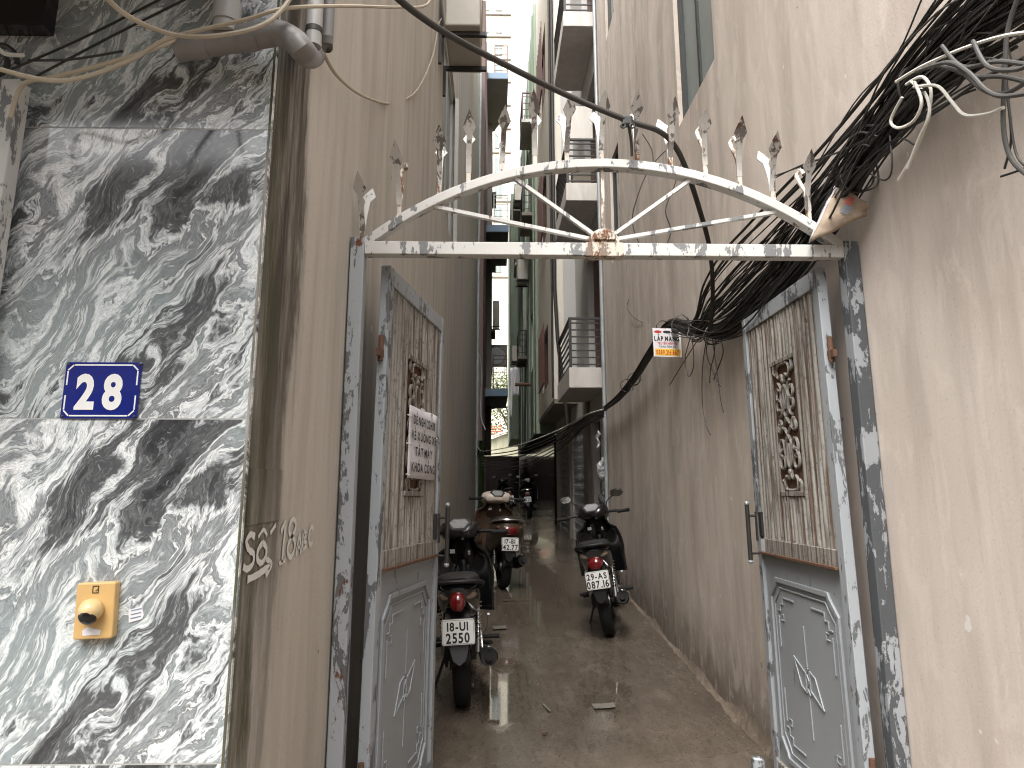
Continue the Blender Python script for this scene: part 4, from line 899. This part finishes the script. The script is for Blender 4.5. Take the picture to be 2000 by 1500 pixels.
# --- right: house whose upper floors jut out
oh = thing('overhanging_house', 'pale grey house with upper floors jutting over the alley', 'house', (1.3, 14.8, 0))
hw_ = [(13.9, 15.6, 3.35, 4.6), (13.9, 15.6, 6.6, 8.2), (13.9, 15.6, 9.9, 11.6)]
m = MB(); wall_x(m, 1.07, 12.6, 17.0, 2.88, 14.5, hw_, .2, .1)
P0(m.build('alley_wall', M['wall_pale'], oh))
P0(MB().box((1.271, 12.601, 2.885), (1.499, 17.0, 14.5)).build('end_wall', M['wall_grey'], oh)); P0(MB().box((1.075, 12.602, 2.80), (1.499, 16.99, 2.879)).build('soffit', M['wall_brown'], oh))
for h in hw_:
    P0(window_x(oh, 1.07, *h, 1, M['red_brown'], M['dark_glass'], .09, 2)); 
    bb = P0(box('window_grille', (.97, h[0], h[2]), (1.0, h[1], h[2]+.03), M['red_brown'], oh)); 
    for k in range(9): P0(box('grille_bar', (.975, h[0]+(h[1]-h[0])*k/8-.01, h[2]+.03), (.995, h[0]+(h[1]-h[0])*k/8+.01, h[3]), M['red_brown'], bb))
conduit('conduit', 'dark pipe slanting down the end of the jutting house', [(1.10, 12.55, 14), (1.10, 12.55, 5), (1.14, 12.5, 4), (1.3, 12.45, 2.4)], .035, 'iron')
conduit('conduit', 'thin grey pipe on the front edge of the jutting house', [(1.05, 12.58, 14), (1.05, 12.58, 2.9)], .022, 'iron')
# --- right: green house
gh = thing('green_house', 'mossy green rendered house farther along the right side', 'house', (1.0, 24, 0))
m = MB(); wall_x(m, 1.0, 17.05, 30, 2.55, 14.5, [(18.2, 19.4, 4.4, 6.0), (22.5, 24, 6.5, 8.5), (20.5, 22, 10, 12)], .5, .12); P0(m.build('wall', M['wall_green'], gh))
for h in ((18.2, 19.4, 4.4, 6.0), (22.5, 24, 6.5, 8.5), (20.5, 22, 10, 12)): P0(window_x(gh, 1.0, *h, 1, M['white_frame'], M['dark_glass'], .08, 1))
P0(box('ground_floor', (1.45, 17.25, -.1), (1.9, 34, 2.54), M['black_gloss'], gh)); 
for k in range(5): P0(box('rib', (.97, 17.6+k*2.2, 2.6), (.999, 17.75+k*2.2, 14.5), M['wall_green'], gh))
for k, (yy, zz) in enumerate(((18.0, 8.6), (18.0, 11.4), (21.5, 5.2), (25, 9.4), (26.5, 12.2))):
    P0(box('ledge', (.70, yy, zz), (.999, yy+1.7, zz+.10), M['slab'] if k % 2 else M['wall_brown'], gh)); railing('ledge_railing', gh, yy+.03, .73, .96, zz+.101, zz+.9, 'red_brown' if k % 2 else 'iron', 4, 1.6)
ac_unit('beige air conditioner bracketed to the green wall', (.80, 20.2, 7.3), R(-90), .85, .32, .6, reach=.05); ac_unit('small air conditioner above the beige one on the green wall', (.80, 23.5, 11.2), R(-90), .85, .32, .6, reach=.05)
ac_unit('dim air conditioner low on the green wall behind hung cloth', (.80, 27, 6.0), R(-90), .85, .32, .6, reach=.05)
fh = thing('dark_house', 'dark narrow house closing the right side by the end gate', 'house', (.95, 33, 0))
m = MB(); wall_x(m, .66, 30.1, 37, 3.2, 14.5, [(31, 32, 4.2, 6), (31, 32, 8, 10)], .9, .12); P0(m.build('wall', M['wall_green'], fh))
for h in ((31, 32, 4.2, 6), (31, 32, 8, 10)): P0(window_x(fh, .66, *h, 1, M['white_frame'], M['dark_glass'], .1, 0))
P0(box('pier', (1.15, 33.2, 0), (1.5, 36, 3.19), M['wall_brown'], fh))
cl = tag(MB().grid(lambda u, v: (.45+.32*u+.02*math.sin(v*6), 22.0+.05*math.sin(u*9), 5.0-(1.6 if u < .3 else .9)*v), 12, 10).build('hung_cloth', M['paper'], None, smooth=True), 'pale cloth hung on a bracket from the green wall', 'cloth')
cl.modifiers.new('solid', 'SOLIDIFY').thickness = .01
tag(MB().tube([(.999, 19.5, 4.1), (.55, 19.5, 4.1)], .05, 8).build('rusty_spout', M['rust_iron'], None, smooth=True), 'rusty spout sticking out of the green wall', 'spout')

# --- left: maroon house with blue edged balconies
mh = thing('maroon_house', 'dark maroon house with blue edged balconies past the left wall', 'house', (-.5, 26, 0))
m = MB(); wall_x(m, -.40, 20.9, 33.5, 2.6, 17.5, [(22, 23.2, 6.2, 8.4), (22, 23.2, 12, 14)], -.5, .15); P0(m.build('wall', M['wall_maroon'], mh))
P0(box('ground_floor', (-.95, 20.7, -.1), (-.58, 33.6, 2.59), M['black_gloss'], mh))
for h in ((22, 23.2, 6.2, 8.4), (22, 23.2, 12, 14)): P0(window_x(mh, -.40, *h, -1, M['iron'], M['dark_glass'], .08, 1))
for i, (yy, py, x1) in enumerate(((25.2, 766, .44), (25.0, 446, .46), (25.0, 148, .44))):
    zz = atY(980, py, yy).z
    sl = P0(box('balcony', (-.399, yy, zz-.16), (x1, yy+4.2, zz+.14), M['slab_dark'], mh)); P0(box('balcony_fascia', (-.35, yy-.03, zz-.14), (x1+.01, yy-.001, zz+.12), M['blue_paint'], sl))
    railing('balcony_railing', mh, yy+.05, -.1, x1-.03, zz+.141, zz+1.35, 'white_frame' if i == 1 else 'red_brown', 5, 4.0)
ac_unit('white air conditioner facing the camera below the maroon house balconies', (.12, 30.5, atY(966, 716, 30.5).z), 0, .80, .3, .95, reach=.05)
ac_unit('dark air conditioner hung in the bright gap between the houses', (.0, 32, atY(960, 640, 32).z), R(90), .8, .3, 1.2, reach=.05)
P0(box('rear_wing', (-.399, 28.5, 2.6), (-.20, 33.4, 17.4), M['wall_brown'], mh))
for k in range(4): P0(box('ledge', (-.20, 28.6, 4.5+k*3.1), (-.02, 30.2, 4.62+k*3.1), M['slab_dark'], mh))
# --- end of the alley
en = thing('end_gate', 'dark brown sheet metal gate closing the end of the alley', 'gate', (.3, 34, .5))
for k in range(6): P0(box('sheet', (-.77+k*.34, 34+.04*(k % 2), .45), (-.40+k*.34, 34.03+.04*(k % 2), atY(970, 893, 34).z), M['brown_gate'], en))
P0(box('top_rail', (-.78, 33.96, atY(970, 893, 34).z+.001), (1.32, 34.06, atY(970, 893, 34).z+.05), M['brown_gate'], en))
tp = tag(MB().grid(lambda u, v: (-.50+.10*u+.05*math.sin(v*3)*u, 20.9+.9*u, .55+2.2*(1-v)+.05*math.sin(u*7)), 10, 10).build('green_tarp', M['green_tarp'], None, smooth=True), 'green tarpaulin hanging at the end of the left wall', 'tarpaulin'); tp.modifiers.new('solid', 'SOLIDIFY').thickness = .01
bk = thing('gable_shed', 'sunlit mossy gable wall with pale roof edge beyond the end gate', 'shed', (.3, 40, 0))
zl, zr = atY(935, 868, 40).z, atY(1008, 862, 40).z; zt_ = atY(985, 845, 40).z
P0(MB().prism([(-1.4, -.1), (2.4, -.1), (2.4, zr-.4), (.75, zt_), (-1.4, zl-.15)], 40, 40.2).build('gable_wall', M['wall_moss'], bk))
P0(MB().bar((-1.8, 40, zl-.08), (.75, 40, zt_+.1), .5, .08, (0, 0, 1)).build('roof_edge', M['wall_pale'], bk)); P0(MB().bar((.7, 40, zt_+.1), (2.6, 40, zr-.5), .5, .08, (0, 0, 1)).build('roof_edge', M['wall_pale'], bk))
rf = thing('tiled_roof', 'small patch of orange tiled roof behind the gable shed', 'roof', (-.3, 43, 4))
for k in range(10):
    for j in range(4): P0(box('tile', (-2.2+k*.26, 43+j*.3, 4.25+j*.18), (-1.96+k*.26, 43.34+j*.3, 4.32+j*.18), M['roof_tile'], rf))
P0(box('wall_below', (-2.4, 43.05, 0), (.5, 43.3, 4.24), M['wall_pale'], rf))
yb = thing('yellow_block', 'overexposed pale yellow apartment block rising far behind the alley', 'building', (0, 62, 0))
P0(MB().box((-9, 62, 0), (1.35, 70, 60)).build('wall', M['wall_yellow'], yb))
for k in range(16):
    z = 20+k*2.5; P0(box('string_course', (-9, 61.88, z), (1.36, 61.999, z+.12), M['wall_brown'], yb))
for k in range(14):
    for x in (-1.2, .15): 
        wz = 20.5+k*2.5; w_ = P0(box('window', (x-.35, 61.93, wz), (x+.35, 61.999, wz+1.5), M['frosted'], yb)); P0(box('window_bar', (x-.03, 61.9, wz), (x+.03, 61.929, wz+1.5), M['white_frame'], w_))

# tree beyond the end gate
def tree(label, base, h, rad, nleaf):
    t_ = thing('tree', label, 'tree', base)
    tr = MB(); tr.tube(spline([(0, 0, 0), (.1, .05, h*.3), (-.05, .1, h*.55), (.1, 0, h*.8)], 4), [.16-.11*i/12 for i in range(13)], 8)
    for k in range(6):
        a = k*1.05; tr.tube([(0, .05, h*(.4+.06*k)), (rad*.5*math.cos(a), rad*.5*math.sin(a), h*(.6+.05*k)), (rad*.8*math.cos(a), rad*.8*math.sin(a), h*(.7+.05*k))], [.06, .04, .015], 6)
    tr.build('trunk', M['bark'], t_, smooth=True)
    lf = MB(); cl_ = [(random.uniform(-1, 1)*rad*.75, random.uniform(-1, 1)*rad*.75, h*random.uniform(.5, 1.0)) for _ in range(26)]
    for _ in range(nleaf):
        c = random.choice(cl_); p = Vector((random.gauss(c[0], rad*.17), random.gauss(c[1], rad*.17), random.gauss(c[2], rad*.14)))
        a = Vector((random.uniform(-1, 1), random.uniform(-1, 1), random.uniform(-.5, .5))).normalized(); b = a.orthogonal().normalized(); l = random.uniform(.06, .13)
        lf.add([p-a*l, p+b*l*.45, p+a*l, p-b*l*.45], [(0, 1, 2, 3)])
    lf.build('crown', M['leaf'], t_)
tree('leafy green tree showing in the gap beyond the end gate', (.9, 46, .5), 8.2, 2.4, 5000)

# ================================================================== MOTORBIKES
M['bike_black'] = plain('black_bike_paint', (.004, .004, .0045), .22, 0, .3, 8, Coat_Weight=.5)
M['bike_grey'] = plain('dull_grey_plastic', (.085, .088, .095), .5, 0, .25, 10)
M['bike_matt'] = plain('matt_black_plastic', (.008, .008, .0085), .6, 0, .3, 14)
M['bike_brown'] = plain('brown_bike_paint', (.06, .035, .02), .3, 0, .2, 8, Coat_Weight=.4)
M['bike_cream'] = plain('cream_bike_paint', (.56, .48, .40), .35, 0, .2, 8)
M['seat'] = plain('worn_seat_vinyl', (.012, .0115, .0115), .5, 0, .35, 18)
M['rubber'] = plain('tyre_rubber', (.007, .0068, .0065), .8, 0, .4, 30)
M['chrome'] = plain('chrome', (.62, .61, .60), .16, 1, .1)
M['alloy'] = plain('dull_alloy', (.32, .31, .30), .42, .9, .2)
M['tail_red'] = plain('tail_lamp_red', (.14, .004, .006), .12, 0, .25, 12, Coat_Weight=.8)
M['amber'] = plain('clear_amber_lens', (.12, .085, .06), .15, 0, .2, 12)
M['mirror'] = plain('mirror_glass', (.80, .80, .78), .04, 1, .02)
M['dash'] = plain('dial_glass_sheen', (.30, .30, .30), .12, 0, .5, 30)  # pale grey holds the bright reflection on the dial glass

def motorbike(label, loc, rz, lean, c, plate, scooter=False, steer=0, near=True):
    """underbone motorbike; origin at the rear tyre contact, forward = +y"""
    b = thing('motorbike', label, 'motorbike', loc, group='motorbikes parked in the alley', rot=(0, 0, rz))
    b.rotation_euler = (Matrix.Rotation(rz, 3, 'Z') @ Matrix.Rotation(lean, 3, 'Y')).to_euler()
    SW = 1.22 if scooter else 1.0; WR = .245 if scooter else .278; WB = 1.23; TWD = .056 if scooter else .050
    body, hood = M[c['body']], M[c.get('hood', c['body'])]
    def wheel(y, tw, par=b, z=WR):
        pr = [(WR-.055, -tw*.75), (WR-.03, -tw), (WR-.012, -tw*.8), (WR-.002, -tw*.35), (WR, 0), (WR-.002, tw*.35), (WR-.012, tw*.8), (WR-.03, tw), (WR-.055, tw*.75)]
        wh = MB().lathe([(WR-.06, -tw*.7), (WR-.05, -tw*.62), (WR-.07, -tw*.3), (WR-.07, tw*.3), (WR-.05, tw*.62), (WR-.06, tw*.7)], (0, y, z), 'x', 32).build('wheel', M['alloy'] if not scooter else M['bike_matt'], par, smooth=True)
        MB().lathe(pr, (0, y, z), 'x', 36).build('tyre', M['rubber'], wh, smooth=True)
        MB().lathe([(0, -.055), (.05, -.05), (.055, -.01), (.055, .01), (.05, .05), (0, .055)], (0, y, z), 'x', 18).build('hub', M['alloy'], wh, smooth=True)
        if near:
            sp = MB()
            for k in range(10 if scooter else 18):
                a = 2*math.pi*k/(10 if scooter else 18); a2 = a+.35*(1 if k % 2 else -1)
                sp.bar((.02*(1 if k % 2 else -1), y+.05*math.cos(a), z+.05*math.sin(a)), (0, y+(WR-.06)*math.cos(a2), z+(WR-.06)*math.sin(a2)), .012 if scooter else .004, .012 if scooter else .004, (1, 0, 0))
            so = sp.build('wheel_spokes', M['alloy'], wh); so['kind'] = 'stuff'
        return wh
    wheel(0, TWD)
    # steering assembly turns about the head
    HD = Vector((0, .93, .80))
    stp = bpy.data.objects.new('steering', None)
    COL.objects.link(stp); stp.parent = b; stp.location = HD; stp.rotation_euler = (0, 0, steer); stp.empty_display_size = .05
    def SP(o): o.matrix_parent_inverse = Matrix.Translation(-HD); return o
    SP(wheel(WB, TWD*.85, stp))
    for sx in (1, -1): SP(MB().tube([(sx*.075, WB, WR), (sx*.075, WB-.07, WR+.28), (sx*.06, .96, .78)], [.019, .022, .018], 10).build('fork', M['alloy'], stp, smooth=True))
    SP(MB().grid(lambda u, v: ((u-.5)*.11, WB+(WR+.03)*math.cos(R(20)+R(135)*v), WR+(WR+.03)*math.sin(R(20)+R(135)*v)-.25*(.055-abs(.055-.11*u))*0-.02*(2*u-1)**2), 6, 14).build('front_mudguard', body, stp, smooth=True))
    bw = .285 if not scooter else .29
    # handlebar hood with dial
    SP(MB().loft([(0, .70, .985, .07, .025), (0, .725, .985, .125*SW, .052), (0, .80, .995, .16*SW, .078), (0, .90, .975, .145*SW, .075), (0, .985, .95, .10*SW, .06), (0, 1.02, .94, .05, .03)], 18, 2.8).build('handlebar_hood', hood, stp, smooth=True))
    def hexa(sc_, off, name, mat, par=None):
        hp_ = [(-.082, .012), (-.05, .048), (.05, .048), (.082, .012), (.045, -.046), (-.045, -.046)]; vx, nz_ = Vector((0, .70, .714)), Vector((0, -.714, .70)); O = Vector((0, .735, 1.048))
        P_ = [O+Vector((u*sc_, 0, 0))+vx*(v*sc_)+nz_*o_ for o_ in (off-.014, off) for u, v in hp_]
        o = MB().add(P_, [(5, 4, 3, 2, 1, 0), (6, 7, 8, 9, 10, 11)]+[(i, (i+1) % 6, 6+(i+1) % 6, 6+i) for i in range(6)]).build(name, mat, par or stp, bevel=.006); return SP(o)
    dsh = hexa(1.22, 0, 'dial_surround', M['bike_matt']); hexa(.92, .004, 'dial_glass', M['dash'] if near else M['black_gloss'])
    for sx in (1, -1):
        SP(MB().tube([(sx*.10, .80, .985), (sx*bw*.75, .78, .985), (sx*(bw+.03), .745, .975)], .013, 8).build('handlebar', M['bike_matt'], stp, smooth=True))
        gp = SP(MB().lathe([(.008, -.06), (.018, -.055), (.0165, 0), (.018, .055), (.021, .06), (.01, .066)], (sx*(bw+.02), .747, .975), 'x', 12).build('grip', M['rubber'], stp, smooth=True))
        SP(MB().tube(spline([(sx*(bw-.08), .80, .985), (sx*(bw), .825, .98), (sx*(bw+.085), .80, .97)], 4), .006, 6).build('lever', M['chrome'], stp, smooth=True))
        if c.get('mirrors', True):
            ms = SP(MB().tube(spline([(sx*.14, .80, 1.03), (sx*.16, .82, 1.09), (sx*.235, .85, 1.14)], 5), .006, 6).build('mirror', M['bike_matt'], stp, smooth=True))
            ml = MB(); ml.loft([(sx*.262, .858, 1.155, .062, .036), (sx*.262, .838, 1.155, .065, .039)], 16, 2.3); ml.build('mirror_shell', M['bike_matt'], ms, smooth=True)
            ml = MB(); ml.loft([(sx*.262, .8375, 1.155, .057, .032), (sx*.262, .8365, 1.155, .056, .031)], 16, 2.3); ml.build('mirror_glass', M['mirror'] if near else M['alloy'], ms, smooth=True)
    SP(MB().loft([(0, .98, .92, .085, .05), (0, 1.03, .915, .075, .042), (0, 1.05, .91, .04, .025)], 14, 2.4).build('headlight', M['dash'], stp, smooth=True))
    # leg shield and front cowl
    def shield(u, v):
        z = .42+.53*v; half = (.10+.135*math.sin(min(1, (1-v)*1.25+.12)*math.pi*.62))*SW*(1 if v < .85 else .75); x = (u-.5)*2*half
        return (x, .90-.10*(1-v)**1.5-.14*abs(2*u-1)**2.2*(.6+.4*v), z)
    ls = MB().grid(shield, 16, 14).build('leg_shield', body, b, smooth=True); ls.modifiers.new('solid', 'SOLIDIFY').thickness = .012
    MB().loft([(0, .80, .93, .05, .03, .3), (0, .84, .80, .085*SW, .10, .3), (0, .92, .74, .10*SW, .17, .3), (0, 1.0, .72, .07, .15, .3), (0, 1.03, .72, .03, .10, .3)], 16, 2.5).build('front_cowl', body, b, smooth=True)
    if near:
        box('emblem', (.045, .725, .82), (.065, .731, .85), M['alloy'], b, .004); box('cowl_sticker', (-.09, .735, .835), (-.05, .741, .865), M['dash'], b, .003)
    # centre spine, tail cowl and seat
    if scooter:
        MB().loft([(0, .72, .40, .16, .12), (0, .50, .35, .19, .06), (0, .35, .38, .185, .09), (0, .22, .52, .18, .16)], 16, 3.5).build('footboard', body, b, smooth=True)
        MB().loft([(0, .30, .50, .155, .17), (0, .12, .56, .20, .17), (0, -.10, .60, .205, .145), (0, -.24, .64, .175, .105), (0, -.33, .665, .12, .065), (0, -.36, .67, .07, .035)], 18, 2.8).build('tail_cowl', body, b, smooth=True)
    else:
        MB().loft([(0, .84, .66, .055, .12), (0, .62, .52, .055, .09), (0, .45, .52, .06, .10), (0, .28, .56, .10, .13)], 14, 3).build('centre_spine', body, b, smooth=True)
        MB().loft([(0, .34, .55, .09, .11), (0, .20, .595, .125, .13), (0, .0, .635, .135, .115), (0, -.16, .67, .13, .085), (0, -.27, .69, .105, .06), (0, -.33, .695, .07, .035)], 18, 2.7).build('tail_cowl', body, b, smooth=True)
    MB().loft([(0, .46, .66, .06*SW, .03), (0, .40, .695, .095*SW, .045), (0, .20, .725, .12*SW, .045), (0, 0, .745, .13*SW, .045), (0, -.16, .765, .135*SW, .04), (0, -.25, .772, .12*SW, .03), (0, -.285, .772, .07*SW, .016)], 18, 3.2).build('seat', M['seat'], b, smooth=True)
    gr_ = MB().tube(spline([(.135*SW, -.02, .70), (.155*SW, -.14, .735), (.13*SW, -.29, .765), (.0, -.345, .775), (-.13*SW, -.29, .765), (-.155*SW, -.14, .735), (-.135*SW, -.02, .70)], 5), .012, 8).build('grab_rail', M['bike_matt'] if not scooter else M['chrome'], b, smooth=True)
    # tail lamp
    tlw = .052 if not scooter else .09
    tl = MB().loft([(0, -.27, .665, tlw, .052), (0, -.33, .663, tlw*.95, .054), (0, -.362, .655, tlw*.8, .046), (0, -.374, .648, tlw*.45, .026)], 18, 2.3 if not scooter else 3).build('tail_light', M['tail_red'] if near else M['red_brown'], b, smooth=True)
    if c.get('broad'): tl.scale = (1.25, 1, .95)
    for sx in (1, -1):
        MB().loft([(sx*(tlw+.032), -.24, .690, .034, .019), (sx*(tlw+.030), -.30, .688, .032, .017), (sx*(tlw+.022), -.333, .684, .018, .009)], 12, 2.3).build('turn_signal', M['amber'] if near else M['bike_matt'], b, smooth=True)
    # rear mudguard, flap and number plate
    MB().grid(lambda u, v: ((u-.5)*(.10+.02*v), (WR+.045)*math.cos(R(62)+R(112)*v), WR+(WR+.045)*math.sin(R(62)+R(112)*v)-.03*(2*u-1)**2), 6, 12).build('rear_mudguard', M['bike_matt'], b, smooth=True).modifiers.new('solid', 'SOLIDIFY').thickness = .006
    MB().loft([(0, -.25, .60, .075, .03, -.9), (0, -.31, .56, .07, .03, -.9), (0, -.34, .50, .065, .03, -.9)], 12, 3).build('plate_carrier', M['bike_matt'], b, smooth=True)
    pz = .50 if not scooter else .515
    MB().prism([(-.058, pz-.045), (.058, pz-.045), (.055, pz-.10), (.036, pz-.165), (.0, pz-.192), (-.036, pz-.165), (-.055, pz-.10)], -.352, -.346).build('mud_flap', M[c.get('flap', 'bike_grey')], b, bevel=.002)
    pl = MB().prism(rrect(.096, .071, .012), -.372, -.3685).build('number_plate', M['white_enamel'], b, bevel=.001); pl.location = (0, 0, pz); 
    MB().prism(rrect(.099, .074, .013), -.3684, -.364).build('plate_frame', M['bike_matt'], pl)
    for k in range(4 if near else 0):
        e = ((-1, 1), (1, 1), (1, -1), (-1, -1)); a_, b_ = e[k], e[(k+1) % 4]
        MB().bar((a_[0]*.090, -.3724, a_[1]*.065), (b_[0]*.090, -.3724, b_[1]*.065), .0016, .0006, (0, 1, 0)).build('plate_border', M['ink'], pl)
    text('plate_lettering', plate[0], .066, M['ink'], pl, basis((1, 0, 0), (0, 0, 1), (0, -.3727, .031)), .0022, .82, space=1.05)
    text('plate_lettering', plate[1], .076, M['ink'], pl, basis((1, 0, 0), (0, 0, 1), (0, -.3727, -.032)), .0024, .80, space=1.1)
    # running gear
    for sx in (1, -1):
        MB().bar((sx*.085, .42, .30), (sx*.075, -.02, WR), .03, .035).build('swing_arm', M['bike_matt'], b, bevel=.005)
        if near and (not scooter or sx < 0):
            p0, p1 = Vector((sx*.105, .0, WR+.02)), Vector((sx*.115, .10, .60)); d = p1-p0
            sh_ = MB().tube([p0, p1], .013, 10).build('shock_absorber', M['chrome'], b, smooth=True); ax_ = d.normalized(); a_ = ax_.orthogonal().normalized(); b2 = ax_.cross(a_)
            MB().tube([p0+d*(.25+.7*k/90)+(a_*math.cos(k*.62)+b2*math.sin(k*.62))*.024 for k in range(91)], .0045, 5).build('spring', M['chrome'] if not scooter else M['bike_matt'], sh_, smooth=True)
            MB().tube([p0, p0+d*.25], .021, 12).build('damper_body', M['alloy'], sh_, smooth=True)
        fp = MB().tube([(sx*.10, .30, .30), (sx*.19, .20, .31)], .014, 8).build('foot_peg', M['rubber'], b, smooth=True)
        MB().tube([(sx*.12, .52, .285), (sx*.25, .50, .285)], .016, 8).build('rider_peg', M['rubber'], b, smooth=True)
    # engine
    eng = MB().loft([(0, .70, .33, .06, .06), (0, .62, .34, .10, .09), (0, .50, .33, .12, .11), (0, .36, .32, .10, .09), (0, .32, .32, .06, .05)], 14, 3).build('engine', M['alloy'], b, smooth=True)
    for k in range(5): MB().box((-.07, .70+k*.022, .28), (.07, .712+k*.022, .42)).build('cooling_fin', M['alloy'], eng)
    # exhaust on the right side
    ex_ = MB().tube(spline([(.06, .66, .26), (.10, .52, .20), (.125, .35, .20), (.15, .18, .235)], 5), .017, 10).build('exhaust_pipe', M['chrome'], b, smooth=True)
    ma, mb_ = Vector((.155, .22, .24)), Vector((.172, -.30, .335)) if not scooter else Vector((.19, -.20, .33)); dm_ = (mb_-ma)
    rs = .052 if not scooter else .062
    MB().tube([ma, ma+dm_*.08, ma+dm_*.3, ma+dm_*.92, mb_, mb_-dm_*.03], [.02, .038, rs, rs, rs*.92, rs*.5], 18).build('muffler', M['bike_matt'], b, smooth=True)
    MB().tube([mb_-dm_*.05, mb_+dm_*.035], rs*.42, 12).build('exhaust_tip', M['rubber'], b, smooth=True)
    hs = MB().grid(lambda u, v: tuple(ma+dm_*(.25+.6*u)+Vector(((rs+.008)*math.cos(R(-20)+R(130)*v), 0, (rs+.008)*math.sin(R(-20)+R(130)*v)))), 8, 6).build('heat_shield', M['chrome'], b, smooth=True); hs.modifiers.new('solid', 'SOLIDIFY').thickness = .003
    # bracket from muffler to frame, kick start, side stand
    MB().bar(ma+dm_*.55+Vector((-.03, 0, .04)), (.12, .10, .50), .03, .008, (1, 0, 0)).build('exhaust_bracket', M['chrome'], b)
    MB().tube(spline([(.12, .42, .32), (.17, .42, .36), (.18, .36, .46)], 4), .010, 8).build('kick_start', M['chrome'], b, smooth=True)
    MB().tube([(-.10, .45, .26), (-.20, .36, .02)], .010, 8).build('side_stand', M['bike_matt'], b, smooth=True)
    MB().loft([(-.095, .36, .33, .014, .055), (-.095, .18, .31, .014, .06), (-.095, -.02, WR+.01, .014, .065)], 12, 2.5).build('chain_case', M['bike_matt'], b, smooth=True)
    for o in b.children: pass
    return b
def place(px, py, Yg):
    for _ in range(6): p = atZ(px, py, gz(Yg)); Yg = p.y
    return p
p1 = place(905, 1376, 4.6)
motorbike('black motorbike with number plate 18-U1 behind the left gate leaf', (p1.x, p1.y, gz(p1.y)), R(1), R(-3), {'body': 'bike_black', 'mirrors': False}, ('18-U1', '2550'), steer=R(-4))
p2 = place(1192, 1240, 6.1)
motorbike('black motorbike with number plate 29-AS leaning by the right wall', (p2.x, p2.y, gz(p2.y)), R(-11), R(-9), {'body': 'bike_black', 'flap': 'bike_matt', 'broad': True}, ('29-AS', '087.16'), steer=R(-6))
p3 = place(982, 1149, 8.2)
motorbike('brown scooter with cream handlebar hood behind the left motorbike', (p3.x, p3.y, gz(p3.y)), R(9), R(2), {'body': 'bike_brown', 'hood': 'bike_cream', 'mirrors': False, 'flap': 'bike_matt'}, ('17-B1', '142.77'), True, R(6))
p4 = place(1034, 1012, 19)
motorbike('dark scooter with pale plate far up the alley on the right', (p4.x, p4.y, gz(p4.y)), R(-4), R(-4), {'body': 'bike_black', 'hood': 'bike_black'}, ('29-X', '114.02'), True, 0, False)
p5 = place(998, 1006, 21.5)
motorbike('dark motorbike with chrome bars far up the alley, leftmost of the far pair', (p5.x, p5.y, gz(p5.y)), R(8), R(-8), {'body': 'bike_black'}, ('30-K', '552.8'), False, R(10), False)

# ================================================================== LITTER ON THE FLOOR
def litter(name, label, px, py, poly, mat, cat='litter', h=.004, curl=0):
    p = atZ(px, py, gz(place(px, py, 5).y)); o = MB().prism(poly, 0, h, 'xy').build(name, M[mat]); o.location = (p.x, p.y, gz(p.y)+.009); o.rotation_euler = (R(curl), R(curl), random.uniform(0, .4)); return tag(o, label, cat)
litter('paper_scrap', 'grey paper scrap on the wet floor, nearest the gate', 1180, 1382, [(-.075, -.03), (.02, -.045), (.06, -.035), (.085, .05), (.01, .045), (-.06, .06)], 'wet_paper', h=.0012)
litter('paper_scrap', 'pale crumpled paper on the floor beside the left motorbike', 975, 1228, [(-.07, -.05), (.05, -.06), (.08, .05), (-.04, .07)], 'wet_paper', h=.004)
litter('paper_strip', 'thin pale paper strip on the floor in the middle of the alley', 1066, 1385, [(-.01, -.07), (.004, -.075), (.014, .06), (.002, .065)], 'wet_paper')
litter('leaf_scrap', 'small dark lump of dirt on the floor nearest the camera', 1063, 1437, [(-.018, -.01), (.012, -.014), (.02, .006), (-.01, .014)], 'wood', h=.012)
litter('twig', 'dark twig on the floor between the left motorbikes', 1010, 1175, [(-.15, -.006), (-.02, .012), (.14, .0), (.14, .01), (-.02, .024), (-.15, .006)], 'wood', h=.012)
gm = MB()
for k in range(150):
    x = random.uniform(-.2, 1.38)+0; y = random.uniform(2.9, 7.5); r_ = random.uniform(.002, .007)
    if random.random() < .5: x = RX-.05-abs(random.gauss(0, .12))
    if x < .05 and y > 4: continue
    gm.add([(x+r_*random.uniform(.5, 1.4)*math.cos(j*math.pi/2.5), y+r_*random.uniform(.5, 1.3)*math.sin(j*math.pi/2.5), gz(y)-.002) for j in range(5)]+[(x, y, gz(y)+.006+r_*.8)], [(j, (j+1) % 5, 5) for j in range(5)])
gro = gm.build('grit', M['mortar']); tag(gro, 'scattered grit and crumbs on the alley floor by the wall', 'grit'); gro['kind'] = 'stuff'
